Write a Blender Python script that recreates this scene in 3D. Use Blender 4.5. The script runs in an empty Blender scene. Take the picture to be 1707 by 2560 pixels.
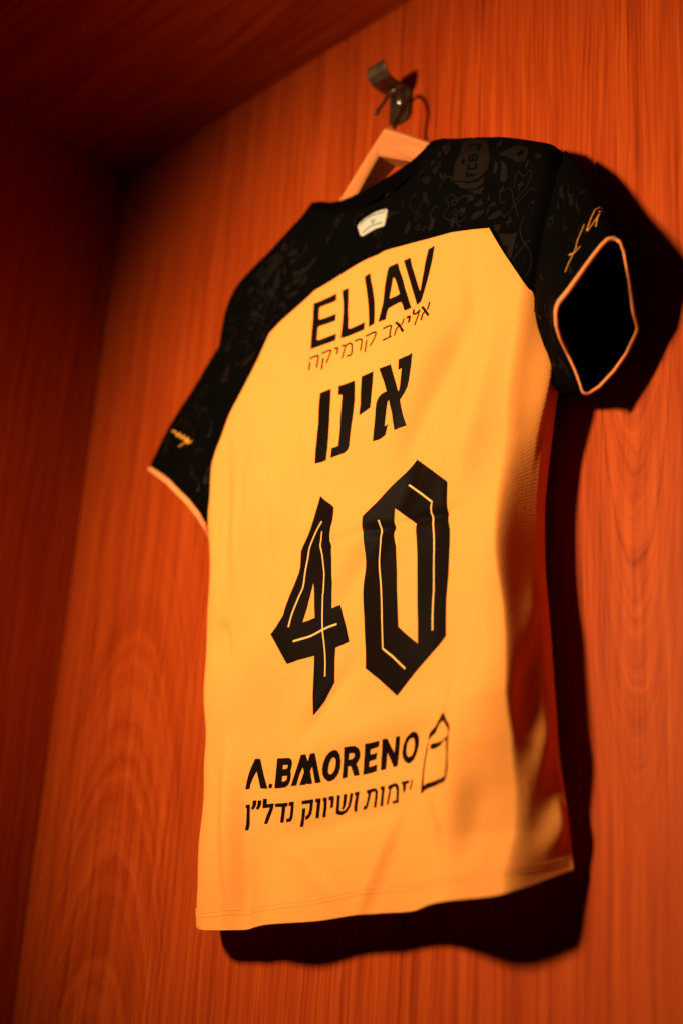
import bpy, math, random
import numpy as np
from mathutils import Vector, Matrix
from mathutils.geometry import delaunay_2d_cdt
random.seed(7)
scene = bpy.context.scene
C = scene.collection

# ------------------------------------------------------------------ camera
cd = bpy.data.cameras.new('camera'); cam = bpy.data.objects.new('camera', cd); C.objects.link(cam)
M_ = {'loc':[1.08804,-1.13891,0.71661],'M':[[0.694126,0.717043,0.063558],[0.236984,-0.310992,0.920392],[-0.679727,0.623806,0.385796]]}
R_ = M_['M']
cam.matrix_world = Matrix(((R_[0][0], R_[1][0], -R_[2][0], M_['loc'][0]),
                           (R_[0][1], R_[1][1], -R_[2][1], M_['loc'][1]),
                           (R_[0][2], R_[1][2], -R_[2][2], M_['loc'][2]), (0, 0, 0, 1)))
cd.sensor_fit = 'VERTICAL'; cd.sensor_height = 36.0; cd.sensor_width = 24.0; cd.lens = 58.0
cd.clip_start = .05; cd.clip_end = 50
cd.dof.use_dof = True; cd.dof.focus_distance = 1.675; cd.dof.aperture_fstop = 2.0; cd.dof.aperture_blades = 9
scene.camera = cam

# ------------------------------------------------------------------ light
w = bpy.data.worlds.new('World'); scene.world = w; w.use_nodes = True
bgn = w.node_tree.nodes['Background']; bgn.inputs[0].default_value = (1.0, .45, .18, 1); bgn.inputs[1].default_value = .0015
ld = bpy.data.lights.new('warm_spot', 'SPOT'); lo = bpy.data.objects.new('warm_spot', ld); C.objects.link(lo)
lo.location = (-.26, -1.38, 1.65)
lo.rotation_euler = (Vector((.01, 0, 1.40)) - lo.location).to_track_quat('-Z', 'Y').to_euler()
ld.energy = 170; ld.color = (1.0, .74, .44); ld.shadow_soft_size = .10; ld.spot_size = math.radians(73); ld.spot_blend = 1.0
vs = scene.view_settings
vs.view_transform = 'Standard'; vs.look = 'None'; vs.exposure = 0; vs.gamma = 1; vs.use_curve_mapping = False
scene.render.engine = 'CYCLES'
scene.cycles.use_denoising = True
scene.cycles.max_bounces = 8; scene.cycles.diffuse_bounces = 5

# ------------------------------------------------------------------ materials
def new_mat(name):
    m = bpy.data.materials.new(name); m.use_nodes = True
    return m, m.node_tree, m.node_tree.nodes['Principled BSDF']
class N:
    def __init__(s, nt): s.nt = nt
    def node(s, t, **k):
        n = s.nt.nodes.new(t)
        for a, v in k.items(): setattr(n, a, v)
        return n
    def put(s, sock, v):
        if hasattr(v, 'is_output') or isinstance(v, bpy.types.NodeSocket): s.nt.links.new(v, sock)
        else: sock.default_value = v
    def m(s, op, a, b=0., c=None, clamp=False):
        n = s.node('ShaderNodeMath', operation=op, use_clamp=clamp); s.put(n.inputs[0], a); s.put(n.inputs[1], b)
        if c is not None: s.put(n.inputs[2], c)
        return n.outputs[0]
    def vec(s, x, y, z):
        n = s.node('ShaderNodeCombineXYZ')
        for i, v in enumerate((x, y, z)): s.put(n.inputs[i], v)
        return n.outputs[0]
    def noise(s, v, scale, detail=3., rough=.55, dist=0.):
        n = s.node('ShaderNodeTexNoise'); s.put(n.inputs['Vector'], v); n.inputs['Scale'].default_value = scale
        n.inputs['Detail'].default_value = detail; n.inputs['Roughness'].default_value = rough; n.inputs['Distortion'].default_value = dist
        return n.outputs['Fac']
    def ramp(s, v, stops):
        n = s.node('ShaderNodeValToRGB'); s.put(n.inputs[0], v); e = n.color_ramp.elements
        while len(e) < len(stops): e.new(.5)
        for el, (p, c) in zip(e, stops): el.position = p; el.color = c
        return n.outputs[0]
    def mixc(s, f, a, b, mode='MIX'):
        n = s.node('ShaderNodeMix', data_type='RGBA', blend_type=mode); s.put(n.inputs[0], f); s.put(n.inputs[6], a); s.put(n.inputs[7], b)
        return n.outputs[2]
    def smooth(s, v, a, b):
        n = s.node('ShaderNodeMapRange', interpolation_type='SMOOTHSTEP'); s.put(n.inputs[0], v); n.inputs[1].default_value = a; n.inputs[2].default_value = b
        return n.outputs[0]
def rgb(r, g, b): return (r, g, b, 1)

def wood_mat(name, across, along, third, arcs, seed, wavy=.012, gain=1.):
    # laminate printed with flat-sawn grain: fine pores, vertical bands and cathedral arches
    m, nt, p = new_mat(name); n = N(nt)
    tc = n.node('ShaderNodeTexCoord'); sp = n.node('ShaderNodeSeparateXYZ'); nt.links.new(tc.outputs['Object'], sp.inputs[0])
    u0, v, t = sp.outputs[across], sp.outputs[along], sp.outputs[third]
    big = n.noise(n.vec(n.m('MULTIPLY', u0, 5.), n.m('MULTIPLY', v, 1.6), seed), 1., 2.)
    fine = n.noise(n.vec(n.m('MULTIPLY', u0, 34.), n.m('MULTIPLY', v, 7.), seed + 3), 1., 3.)
    u = n.m('ADD', u0, n.m('ADD', n.m('MULTIPLY', n.m('SUBTRACT', big, .5), wavy * 2), n.m('MULTIPLY', n.m('SUBTRACT', fine, .5), .010)))
    pores = n.noise(n.vec(n.m('MULTIPLY', u, 270.), n.m('MULTIPLY', v, 5.), seed + 1), 1., 2., .6)
    streak = n.noise(n.vec(n.m('MULTIPLY', u, 120.), n.m('MULTIPLY', v, 1.2), seed + 2), 1., 4., .6)
    band = n.noise(n.vec(n.m('MULTIPLY', u, 22.), n.m('MULTIPLY', v, .5), seed + 5), 1., 2., .5)
    tot = None
    for (x0, v0, k, freq, wd, vh, am) in arcs:
        du = n.m('SUBTRACT', u, x0); q = n.m('MULTIPLY', n.m('MULTIPLY', du, du), k)
        ragged = n.m('MULTIPLY', n.m('SUBTRACT', n.noise(n.vec(n.m('MULTIPLY', u0, 60.), n.m('MULTIPLY', v, 26.), seed + 9), 1., 3.), .5), .035)
        g = n.m('ADD', n.m('ADD', v, q), ragged)
        gn = n.noise(n.vec(0., n.m('MULTIPLY', g, freq), seed + 4 + x0), 1., 3., .65)
        win = n.m('MULTIPLY', n.smooth(n.m('ABSOLUTE', n.m('SUBTRACT', u0, x0)), wd, wd * .35), n.smooth(n.m('ABSOLUTE', n.m('SUBTRACT', v, v0)), vh, vh * .4))
        a = n.m('MULTIPLY', n.m('SUBTRACT', gn, .5), n.m('MULTIPLY', win, am)); tot = a if tot is None else n.m('ADD', tot, a)
        winv = n.m('SUBTRACT', 1., n.m('MULTIPLY', win, .75)); streak = n.m('ADD', n.m('MULTIPLY', n.m('SUBTRACT', streak, .5), winv), .5)
    val = n.m('ADD', n.m('MULTIPLY', n.m('SUBTRACT', streak, .5), .66 * gain), n.m('MULTIPLY', n.m('SUBTRACT', band, .5), .42))
    if tot is not None: val = n.m('ADD', val, n.m('MULTIPLY', tot, 1.0))
    val = n.m('ADD', val, n.m('MULTIPLY', n.m('SUBTRACT', pores, .5), 1.15))
    val = n.m('ADD', val, .5, clamp=True)
    col = n.ramp(val, [(.04, rgb(.150, .0130, .0012)), (.36, rgb(.295, .0300, .0030)), (.58, rgb(.375, .0445, .0048)), (.94, rgb(.48, .0720, .0092))])
    nt.links.new(col, p.inputs['Base Color'])
    p.inputs['Roughness'].default_value = .5; p.inputs['Specular IOR Level'].default_value = .16; p.inputs['Specular Tint'].default_value = (1, .45, .2, 1)
    b = n.node('ShaderNodeBump'); b.inputs['Strength'].default_value = .25; b.inputs['Distance'].default_value = .0006
    nt.links.new(val, b.inputs['Height']); nt.links.new(b.outputs[0], p.inputs['Normal'])
    return m

def cloth_mat(name, col, rough=.8, sheen=.25, tint=None, scale=900., bump=.55, var=.05, spec=.2):
    # knitted polyester: a fine mesh of stitches as bump, faint unevenness of the dye
    m, nt, p = new_mat(name); n = N(nt)
    tc = n.node('ShaderNodeTexCoord'); o = tc.outputs['Object']
    f = n.noise(o, 14., 3.)
    c2 = tuple(min(1, c * (1 - var * 2)) for c in col[:3]) + (1,)
    base = n.mixc(f, c2, col)
    sp = n.node('ShaderNodeSeparateXYZ'); nt.links.new(o, sp.inputs[0])
    sx = n.m('SINE', n.m('MULTIPLY', sp.outputs[0], scale * 2.4)); sz = n.m('SINE', n.m('MULTIPLY', n.m('ADD', sp.outputs[2], n.m('MULTIPLY', sx, .0002)), scale * 2.0))
    k = n.m('MULTIPLY', sx, sz)
    g = n.noise(o, 420., 2.)
    h = n.m('ADD', n.m('MULTIPLY', k, .35), n.m('MULTIPLY', g, .8))
    soft = n.noise(o, 46., 3., .6)
    nt.links.new(base, p.inputs['Base Color'])
    p.inputs['Roughness'].default_value = rough; p.inputs['Specular IOR Level'].default_value = spec
    p.inputs['Sheen Weight'].default_value = sheen; p.inputs['Sheen Roughness'].default_value = .4
    if tint: p.inputs['Sheen Tint'].default_value = tint
    b = n.node('ShaderNodeBump'); b.inputs['Strength'].default_value = bump; b.inputs['Distance'].default_value = .0004
    nt.links.new(h, b.inputs['Height'])
    b2 = n.node('ShaderNodeBump'); b2.inputs['Strength'].default_value = .2; b2.inputs['Distance'].default_value = .0016
    nt.links.new(soft, b2.inputs['Height']); nt.links.new(b2.outputs[0], b.inputs['Normal']); nt.links.new(b.outputs[0], p.inputs['Normal'])
    return m
def print_mat(name, col, rough=.5, spec=.35):
    m, nt, p = new_mat(name); n = N(nt)
    tc = n.node('ShaderNodeTexCoord'); f = n.noise(tc.outputs['Object'], 60., 3.)
    nt.links.new(n.mixc(f, tuple(c * .75 for c in col[:3]) + (1,), col), p.inputs['Base Color'])
    p.inputs['Roughness'].default_value = rough; p.inputs['Specular IOR Level'].default_value = spec
    b = n.node('ShaderNodeBump'); b.inputs['Strength'].default_value = .15; b.inputs['Distance'].default_value = .0005
    nt.links.new(n.noise(tc.outputs['Object'], 500., 2.), b.inputs['Height']); nt.links.new(b.outputs[0], p.inputs['Normal'])
    return m
def metal_mat(name, col, rough):
    m, nt, p = new_mat(name); n = N(nt)
    tc = n.node('ShaderNodeTexCoord'); f = n.noise(tc.outputs['Object'], 90., 4., .65)
    nt.links.new(n.mixc(n.smooth(f, .35, .7), tuple(c * .45 for c in col[:3]) + (1,), col), p.inputs['Base Color'])
    p.inputs['Metallic'].default_value = .9; p.inputs['Roughness'].default_value = rough
    return m

YELLOW = cloth_mat('yellow_knit', rgb(.90, .308, .053), .82, .0)
YELLOW2 = cloth_mat('yellow_hem_knit', rgb(.90, .308, .053), .82, .0)
BLACK = cloth_mat('black_knit', rgb(.0017, .0013, .0011), .85, .0, bump=.2, var=.1, spec=.02)
RIB = cloth_mat('black_rib_knit', rgb(.0012, .0009, .0007), .9, .0, bump=.3, spec=.015)
PIPING = cloth_mat('pale_yellow_piping', rgb(.78, .25, .065), .75, .15, scale=500.)
INK = print_mat('black_transfer_print', rgb(.0070, .0028, .0012), .55, .03)
INLINE = print_mat('yellow_inline_print', rgb(.92, .46, .13), .6, .2)
TONE = print_mat('dark_brown_tonal_print', rgb(.0082, .0042, .0025), .6, .05)
TONE2 = print_mat('dim_brown_tonal_print', rgb(.0062, .0034, .0024), .6, .06)
WHITE = print_mat('white_rubber_patch', rgb(.56, .50, .40), .5, .2)
BLUEGREEN = print_mat('blue_green_patch_ink', rgb(.13, .27, .20), .5, .2)
GOLD = print_mat('gold_embroidery_thread', rgb(.90, .36, .04), .5, .4)
THREAD = print_mat('pale_yellow_thread', rgb(.95, .40, .09), .7, .1)
BEECH = None
STEEL = metal_mat('dark_bronze_metal', rgb(.17, .105, .06), .38)
BRIGHT = metal_mat('bright_screw_metal', rgb(.75, .62, .5), .22)
WIRE = metal_mat('dark_wire_metal', rgb(.16, .09, .05), .35)

# ------------------------------------------------------------------ mesh helpers
def mesh_obj(name, verts, faces, mat, parent=None, smooth=True):
    me = bpy.data.meshes.new(name); me.from_pydata([tuple(map(float, v)) for v in verts], [], faces); me.validate(); me.update()
    if smooth:
        me.polygons.foreach_set('use_smooth', [True] * len(me.polygons))
    o = bpy.data.objects.new(name, me); C.objects.link(o)
    for m in (mat if isinstance(mat, (list, tuple)) else [mat]): me.materials.append(m)
    if parent: o.parent = parent; o.matrix_parent_inverse = parent.matrix_world.inverted()
    return o
def thing(name, label, cat, loc):
    o = bpy.data.objects.new(name, None); C.objects.link(o); o.location = loc; o.empty_display_size = .03
    o['label'] = label; o['category'] = cat
    bpy.context.view_layer.update()
    return o
class MB:
    def __init__(s): s.v = []; s.f = []
    def add(s, v, f):
        b = len(s.v); s.v += [tuple(map(float, p)) for p in v]; s.f += [tuple(b + i for i in q) for q in f]
    def box(s, c, d, rot=None):
        c = Vector(c); P = []
        for x in (-1, 1):
            for y in (-1, 1):
                for z in (-1, 1):
                    q = Vector((x * d[0] / 2, y * d[1] / 2, z * d[2] / 2)); q = rot @ q if rot else q; P.append(c + q)
        s.add(P, [(0, 1, 3, 2), (4, 6, 7, 5), (0, 4, 5, 1), (2, 3, 7, 6), (0, 2, 6, 4), (1, 5, 7, 3)])
    def tube(s, pts, r, n=10, caps=True, flat=None, closed=False):
        P = [Vector(p) for p in pts]; k = len(P); rings = []
        nrm = None
        for i in range(k):
            a = P[(i - 1) % k] if (closed or i) else P[i]; b = P[(i + 1) % k] if (closed or i < k - 1) else P[i]
            t = (b - a).normalized()
            if nrm is None: nrm = t.orthogonal().normalized()
            nrm = (nrm - t * nrm.dot(t)).normalized(); bi = t.cross(nrm)
            rr = r[i] if isinstance(r, (list, tuple)) else r
            rings.append([P[i] + (nrm * math.cos(q * 2 * math.pi / n) + bi * math.sin(q * 2 * math.pi / n)) * rr for q in range(n)])
        V = [p for g in rings for p in g]; F = []
        for i in range(k if closed else k - 1):
            j = (i + 1) % k
            for q in range(n): F.append((i * n + q, i * n + (q + 1) % n, j * n + (q + 1) % n, j * n + q))
        if caps and not closed: F += [tuple(range(n))[::-1], tuple((k - 1) * n + q for q in range(n))]
        s.add(V, F)
    def ball(s, c, r, sy=1., n=14, m=8):
        V = []; F = []
        for i in range(m + 1):
            th = math.pi * i / m
            for q in range(n): V.append((c[0] + r * math.sin(th) * math.cos(q * 2 * math.pi / n), c[1] + r * sy * math.cos(th), c[2] + r * math.sin(th) * math.sin(q * 2 * math.pi / n)))
        for i in range(m):
            for q in range(n): F.append((i * n + q, i * n + (q + 1) % n, (i + 1) * n + (q + 1) % n, (i + 1) * n + q))
        s.add(V, F)
    def build(s, name, mat, parent=None, smooth=True, bevel=0):
        o = mesh_obj(name, s.v, s.f, mat, parent, smooth)
        if bevel:
            b = o.modifiers.new('bevel', 'BEVEL'); b.width = bevel; b.segments = 3; b.limit_method = 'ANGLE'
            if smooth: b.harden_normals = False
        return o
def spline(P, n):
    P = np.array(P, float); k = len(P); out = []
    for i in range(k - 1):
        p0, p1, p2, p3 = P[max(i - 1, 0)], P[i], P[i + 1], P[min(i + 2, k - 1)]
        for t in np.linspace(0, 1, n, endpoint=False):
            out.append(.5 * (2 * p1 + (p2 - p0) * t + (2 * p0 - 5 * p1 + 4 * p2 - p3) * t * t + (3 * p1 - p0 - 3 * p2 + p3) * t ** 3))
    out.append(P[-1]); return np.array(out)

# ------------------------------------------------------------------ the wooden niche
def slab(name, lo_, hi_, mat, label):
    b = MB(); b.box([(a + c) / 2 for a, c in zip(lo_, hi_)], [c - a for a, c in zip(lo_, hi_)])
    o = b.build(name, mat, smooth=False); o['kind'] = 'structure'; o['label'] = label; return o
W_BACK = wood_mat('wood_laminate_back', 0, 2, 1, [(-.515, 1.12, 16., 30., .19, .42, 1.1), (.246, 1.30, -110., 62., .12, .36, 1.3)], 2.3)
W_SIDE = wood_mat('wood_laminate_side', 1, 2, 0, [], 11.7)
W_TOP = wood_mat('wood_laminate_top', 1, 0, 2, [], 23.1, .045, 1.9)
XW, ZT = -.672, 2.094
slab('back_panel', (XW - .02, 0, -.02), (.95, .02, ZT + .02), W_BACK, 'orange brown wood laminate panel behind the hanging shirt')
slab('side_panel', (XW - .02, -.50, -.02), (XW, -.0005, ZT + .02), W_SIDE, 'shaded wood laminate side panel on the left')
slab('top_panel', (XW + .0005, -.50, ZT), (.95, -.0005, ZT + .02), W_TOP, 'dark wood laminate board over the shirt')

# ------------------------------------------------------------------ wall hook
D_HOOK = {'plate':[(-0.1124,-0.004,1.959),(-0.0783,-0.004,1.9514),(-0.0791,-0.004,1.9234),(-0.1042,-0.004,1.9106)],'tip':[(-0.1026,-0.045,1.9512),(-0.1012,-0.045,1.9609),(-0.0746,-0.045,1.9636),(-0.0705,-0.045,1.9522)],'wire':[(-0.0592,-0.045,1.8594),(-0.0483,-0.045,1.8692),(-0.039,-0.045,1.8825),(-0.0383,-0.045,1.9006),(-0.0512,-0.045,1.92),(-0.0683,-0.045,1.9229),(-0.078,-0.045,1.9106),(-0.0911,-0.045,1.9005)],'screw':[(-0.0959,-0.006,1.9404)],'ridge':[(-0.0488,-0.055,1.8501),(-0.0653,-0.055,1.8222),(-0.1466,-0.055,1.7989),(-0.1242,-0.055,1.7893),(0.0131,-0.055,1.8074)]}
hook = thing('wall_hook', 'dark bronze metal coat hook screwed to the wood panel above the hanger', 'coat hook', (-.095, -.001, 1.935))
def plate_mesh(x0, x1, z0, z1, y0, y1, cut=.006):
    o = [(x0 + cut, z0), (x1 - cut, z0), (x1, z0 + cut), (x1, z1 - cut), (x1 - cut, z1), (x0 + cut, z1), (x0, z1 - cut), (x0, z0 + cut)]
    n = len(o); return [(x, y0, z) for x, z in o] + [(x, y1, z) for x, z in o], [tuple(range(n)), tuple(range(2 * n - 1, n - 1, -1))] + [(i, i + n, (i + 1) % n + n, (i + 1) % n) for i in range(n)]
b = MB(); b.add(*plate_mesh(-.1125, -.0785, 1.9105, 1.9620, -.0004, -.0052)); b.build('back_plate', STEEL, hook, False, .0012)
# broad strap that runs out from the plate and turns up into a lip
b = MB(); sec = []
for y, z in ((-.004, 1.953), (-.016, 1.9505), (-.030, 1.9495), (-.040, 1.951), (-.0455, 1.9565), (-.048, 1.9635), (-.049, 1.969)):
    sec.append((y, z))
V = []; F = []
for i, (y, z) in enumerate(sec):
    a = sec[max(i - 1, 0)]; c = sec[min(i + 1, len(sec) - 1)]; t = Vector((0, c[0] - a[0], c[1] - a[1])).normalized(); nn = Vector((0, -t.z, t.y)) * .0016
    hw = .0150 - (.0025 if i == len(sec) - 1 else 0)
    for sx in (-1, 1):
        for sn in (-1, 1): V.append((-.0930 + sx * hw, y + nn.y * sn, z + nn.z * sn))
for i in range(len(sec) - 1):
    k = i * 4; F += [(k, k + 1, k + 5, k + 4), (k + 2, k + 6, k + 7, k + 3), (k, k + 4, k + 6, k + 2), (k + 1, k + 3, k + 7, k + 5)]
F += [(0, 2, 3, 1), (4 * len(sec) - 4, 4 * len(sec) - 3, 4 * len(sec) - 1, 4 * len(sec) - 2)]
b.add(V, F); b.build('strap_arm', STEEL, hook, False, .0008)
sx, sy, sz = D_HOOK['screw'][0]
b = MB(); b.ball((sx, -.0052, sz), .0042, .55); b.build('screw', BRIGHT, hook)
b = MB(); b.ball((-.0815, -.0052, 1.9555), .0030, .55); b.build('screw', STEEL, hook)

# ------------------------------------------------------------------ hanger
def hanger_mat():
    m, nt, p = new_mat('pale_beech_wood'); n = N(nt)
    tc = n.node('ShaderNodeTexCoord'); sp = n.node('ShaderNodeSeparateXYZ'); nt.links.new(tc.outputs['Object'], sp.inputs[0])
    f = n.noise(n.vec(n.m('MULTIPLY', sp.outputs[0], 8.), n.m('MULTIPLY', sp.outputs[1], 60.), n.m('MULTIPLY', n.m('ADD', sp.outputs[2], n.m('MULTIPLY', n.m('ABSOLUTE', n.m('ADD', sp.outputs[0], .056)), .66)), 160.)), 1., 3.)
    nt.links.new(n.ramp(f, [(.3, rgb(.50, .145, .036)), (.7, rgb(.66, .215, .062))]), p.inputs['Base Color'])
    p.inputs['Roughness'].default_value = .42; p.inputs['Specular IOR Level'].default_value = .4
    return m
BEECH = hanger_mat()
hanger = thing('coat_hanger', 'pale wooden coat hanger inside the shirt collar', 'hanger', (-.056, -.045, 1.86))
HX = -.0560
V = []; F = []; cols = 13
for i in range(-cols, cols + 1):
    t = i / cols; a = abs(t)
    x = HX + .205 * t; z = 1.8535 - (.130 if t < 0 else .141) * a - .010 * a * a; y = -.0475 + .0125 * a ** 1.2
    hgt = .034 - .009 * a; th = .0160 - .0090 * min(1, a * 2.5)
    sh = -.010 * (1 - min(1, a * 4))
    for dy, dz in ((-th, -.003), (-th + .003, 0), (th - .003, 0), (th, -.003), (th, -hgt + .003), (th - .003, -hgt), (-th + .003, -hgt), (-th, -hgt + .003)):
        V.append((x + sh * (-dz / hgt), y + dy, z + dz))
nS = 2 * cols + 1
for i in range(nS - 1):
    for q in range(8): F.append((i * 8 + q, (i + 1) * 8 + q, (i + 1) * 8 + (q + 1) % 8, i * 8 + (q + 1) % 8))
F += [tuple(range(8)), tuple((nS - 1) * 8 + q for q in range(7, -1, -1))]
bar = mesh_obj('hanger_bar', V, F, BEECH, hanger, False)
bar.data.polygons.foreach_set('use_smooth', [False] * len(bar.data.polygons))
wp = spline([(-0.0573,-0.0475,1.8571),(-0.0602,-0.044,1.8688),(-0.0586,-0.04,1.8825),(-0.0558,-0.036,1.898),(-0.0613,-0.033,1.9172),(-0.0731,-0.032,1.9316),(-0.0828,-0.034,1.9284),(-0.0913,-0.036,1.9177),(-0.0986,-0.038,1.9081)], 6)
b = MB(); b.tube(wp, .0022, 10); b.ball(wp[-1], .0036); b.build('wire_hook', WIRE, hanger)

# ------------------------------------------------------------------ the shirt: surface of the hanging cloth
def _smooth_tab(zs,vs,w):
    o=np.argsort(zs); zs=np.array(zs)[o]; vs=np.array(vs)[o]
    g=np.linspace(zs[0],zs[-1],600); v=np.interp(g,zs,vs)
    n=max(1,int(w/(g[1]-g[0])))
    for _ in range(3):
        p=np.pad(v,n,mode='reflect',reflect_type='odd'); kx=np.ones(2*n+1)/(2*n+1); v=np.convolve(p,kx,'valid')
    return g,v
class Shirt:
    # left / right side seams, shoulder ridge and depth of the hanging shirt, metres (x along the wall, y off the wall, z up)
    def __init__(s,XL,XR,RID,NECK,DEP,FOLDS,hem):
        s.xl=_smooth_tab(*zip(*[(z,x) for x,z in XL]),.012); s.xr=_smooth_tab(*zip(*[(z,x) for x,z in XR]),.012)
        s.rid=_smooth_tab(*zip(*RID),.004); s.neck=_smooth_tab(*zip(*NECK),.004); s.dep=_smooth_tab(*zip(*DEP),.02)
        s.F=FOLDS; s.hem=_smooth_tab(*zip(*hem),.01)
    rL,nL,AL=.042,2.1,.062
    rR,AR=.036,.120
    def XL(s,z): return np.interp(z,*s.xl)
    def XR(s,z): return np.interp(z,*s.xr)
    def top(s,x): return np.interp(x,*s.rid)
    def nk(s,x): return np.where((x>s.neck[0][0])&(x<s.neck[0][-1]),np.interp(x,*s.neck),9.)
    def ztop(s,x): return np.minimum(s.top(x)-.0004,s.nk(x))
    def zhem(s,x): return np.interp(x,*s.hem)
    def low(s,q,base):
        # height of a line round the shirt: the hem climbs where the cloth turns back to the wall
        q=np.asarray(q,float); z=np.full(q.shape,.97)
        for _ in range(8):
            x=s.x_of(q,z); ws,wt=s.w(x,z); z=np.interp(x,*base)+np.where(x>0,.0165,.030)*(1-ws)
        return z
    def ys(s,x,z):
        t=np.clip((x+.28)/.46,0,1); r=.016+.028*np.clip((z-.99)/.17,0,1); l=.014+.018*np.clip((z-.99)/.16,0,1); lo=l*(1-t)+r*t
        k=np.clip((z-1.45)/.2,0,1); return lo*(1-k)+.036*k
    def w(s,x,z):
        xl,xr=s.XL(z),s.XR(z)
        ul=np.clip((xl+s.rL-x)/s.rL,0,1); v=np.clip((np.asarray(z,float)-1.22)/.22,0,1); c=.0092+.0075*v+.017*np.clip((1.10-np.asarray(z,float))/.12,0,1); k=.26+.35*v
        t=np.clip((xr-x)/c,0,3); h=np.clip(.5+.5*(1-t)/k,0,1); wr=1-h+t*h-k*h*(1-h)
        t0=1.; wr=np.clip(wr,0,1)
        ws=(1-ul**s.nL)**(1/s.nL)*wr
        ds=np.clip((s.top(x)-z)/.040,0,1); return ws,np.sqrt(np.maximum(1-(1-ds)**2,0))
    def depth(s,x,z):
        d=np.interp(z,*s.dep)
        # the hem swings out towards the right and lies back near the left seam
        lowz=np.clip((1.2-z)/.24,0,1)**1.3
        d=d+lowz*(.036*np.exp(-((x-.108)/.058)**2)-.004*np.exp(-((x-.0)/.06)**2)+.006*np.exp(-((x+.16)/.05)**2))
        d=d+np.clip((1.06-z)/.10,0,1)*.0030*np.sin(x*58+1.0+z*9)
        midz=np.clip((1.40-z)/.30,0,1)*np.clip((z-1.02)/.12,0,1); d=d+midz*.035*np.exp(-((x-.146)/.042)**2)
        return d
    def folds(s,x,z):
        f=np.zeros(np.broadcast(x,z).shape)
        for (x0,z0,x1,z1,wd,am) in s.F:
            dx,dz=x1-x0,z1-z0; L=np.hypot(dx,dz); tx,tz=dx/L,dz/L
            a=(x-x0)*tx+(z-z0)*tz; c=-(x-x0)*tz+(z-z0)*tx
            e=np.clip(np.minimum(a+.25*L,1.25*L-a)/(.5*L),0,1); e=e*e*(3-2*e)
            f=f+am*e*np.exp(-(c/wd)**2)
        return f
    def Y(s,x,z):
        x=np.asarray(x,float); z=np.asarray(z,float)
        ws,wt=s.w(x,z); y0=s.ys(x,z)
        # broad slack of the cloth, never quite flat
        wv=.0030*np.sin(x*31+z*5+.7)*np.sin(z*17+x*9)+.0018*np.sin(z*37-x*23+1.3)
        return -(y0+(s.depth(x,z)+s.folds(x,z)+wv-y0)*ws*wt)
    def side(s,x,z,ws):
        # ridges of slack cloth on the side that faces away from the lamp, pushed outwards
        o=np.zeros(np.shape(x))
        for (z0,sl,w0,ww,wz,am) in ((1.050,.075,.30,.40,.024,.0062),(1.185,.05,.25,.40,.024,.0018),(.990,.05,.20,.40,.018,.0050),(1.120,.06,.55,.30,.024,-.004),(1.458,0,.22,.34,.050,.0115)):
            o=o+am*np.exp(-((z-z0-sl*(1-ws))/wz)**2)*np.exp(-((ws-w0)/ww)**2)
        return np.where(np.asarray(x)>.0,o*np.clip((1-ws)*6,0,1)*np.clip(ws*5,.25,1),0)
    # unrolled coordinate q (arc-like) <-> x
    def q_of(s,x,z):
        xl,xr=s.XL(z),s.XR(z); x=np.asarray(x,float)
        ul=np.clip((xl+s.rL-x)/s.rL,0,1); a=np.arccos(np.clip(ul**(s.nL/2),0,1))/(np.pi/2)
        ur=np.clip((x-xr+s.rR)/s.rR,0,1); b=1-ur
        return np.where(ul>0,xl+s.rL-s.AL*(1-a),np.where(ur>0,xr-s.rR+s.AR*(1-b),x))
    def x_of(s,q,z):
        xl,xr=s.XL(z),s.XR(z); q=np.asarray(q,float)
        a=1-np.clip((xl+s.rL-q)/s.AL,0,1); b=1-np.clip((q-xr+s.rR)/s.AR,0,1)
        xa=xl+s.rL*(1-np.cos(a*np.pi/2)**(2/s.nL)); xb=xr-s.rR*b
        return np.where(a<1,xa,np.where(b<1,xb,q))


def ring(P,n):
    P=np.array(P,float); Q=np.vstack([P,P[:1]]); L=np.r_[0,np.cumsum(np.linalg.norm(np.diff(Q,axis=0),axis=1))]
    t=np.linspace(0,L[-1],n,endpoint=False); return np.stack([np.interp(t,L,Q[:,i]) for i in range(3)],1)
ARM={'R':[(.186,-.036,1.724),(.182,-.048,1.70),(.176,-.058,1.63),(.166,-.058,1.57),(.156,-.052,1.52),(.15,-.038,1.487),(.15,-.022,1.482),(.158,-.012,1.52),(.168,-.010,1.58),(.18,-.012,1.64),(.188,-.02,1.705)],
     'L':[(-.338,-.037,1.70),(-.325,-.050,1.675),(-.312,-.060,1.63),(-.300,-.062,1.57),(-.288,-.056,1.515),(-.28,-.040,1.48),(-.28,-.024,1.478),(-.290,-.012,1.52),(-.305,-.010,1.58),(-.318,-.012,1.64),(-.332,-.02,1.685)]}
def loft(CUFF,side,n=120,m=26):
    # sleeve cloth from the armhole ring to the cuff ring; it sags and wrinkles a little on the way
    A=ring(ARM[side],n); B=ring(CUFF,n); out=[]
    ca=A.mean(0); cb=B.mean(0)
    for j in range(m+1):
        t=j/m; R=A*(1-t)+B*t
        c=R.mean(0); bulge=.08*np.sin(np.pi*t)
        R=c+(R-c)*(1+bulge)
        ph=np.arange(n)/n*2*np.pi
        wr=.0035*np.sin(np.pi*t)*np.sin(ph*3+t*7+(.5 if side=='R' else 2.1))
        d=R-c; d/=np.linalg.norm(d,axis=1)[:,None]+1e-9
        R=R+d*wr[:,None]; R[:,1]=np.minimum(R[:,1],-.006); out.append(R)
    return np.array(out)

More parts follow.
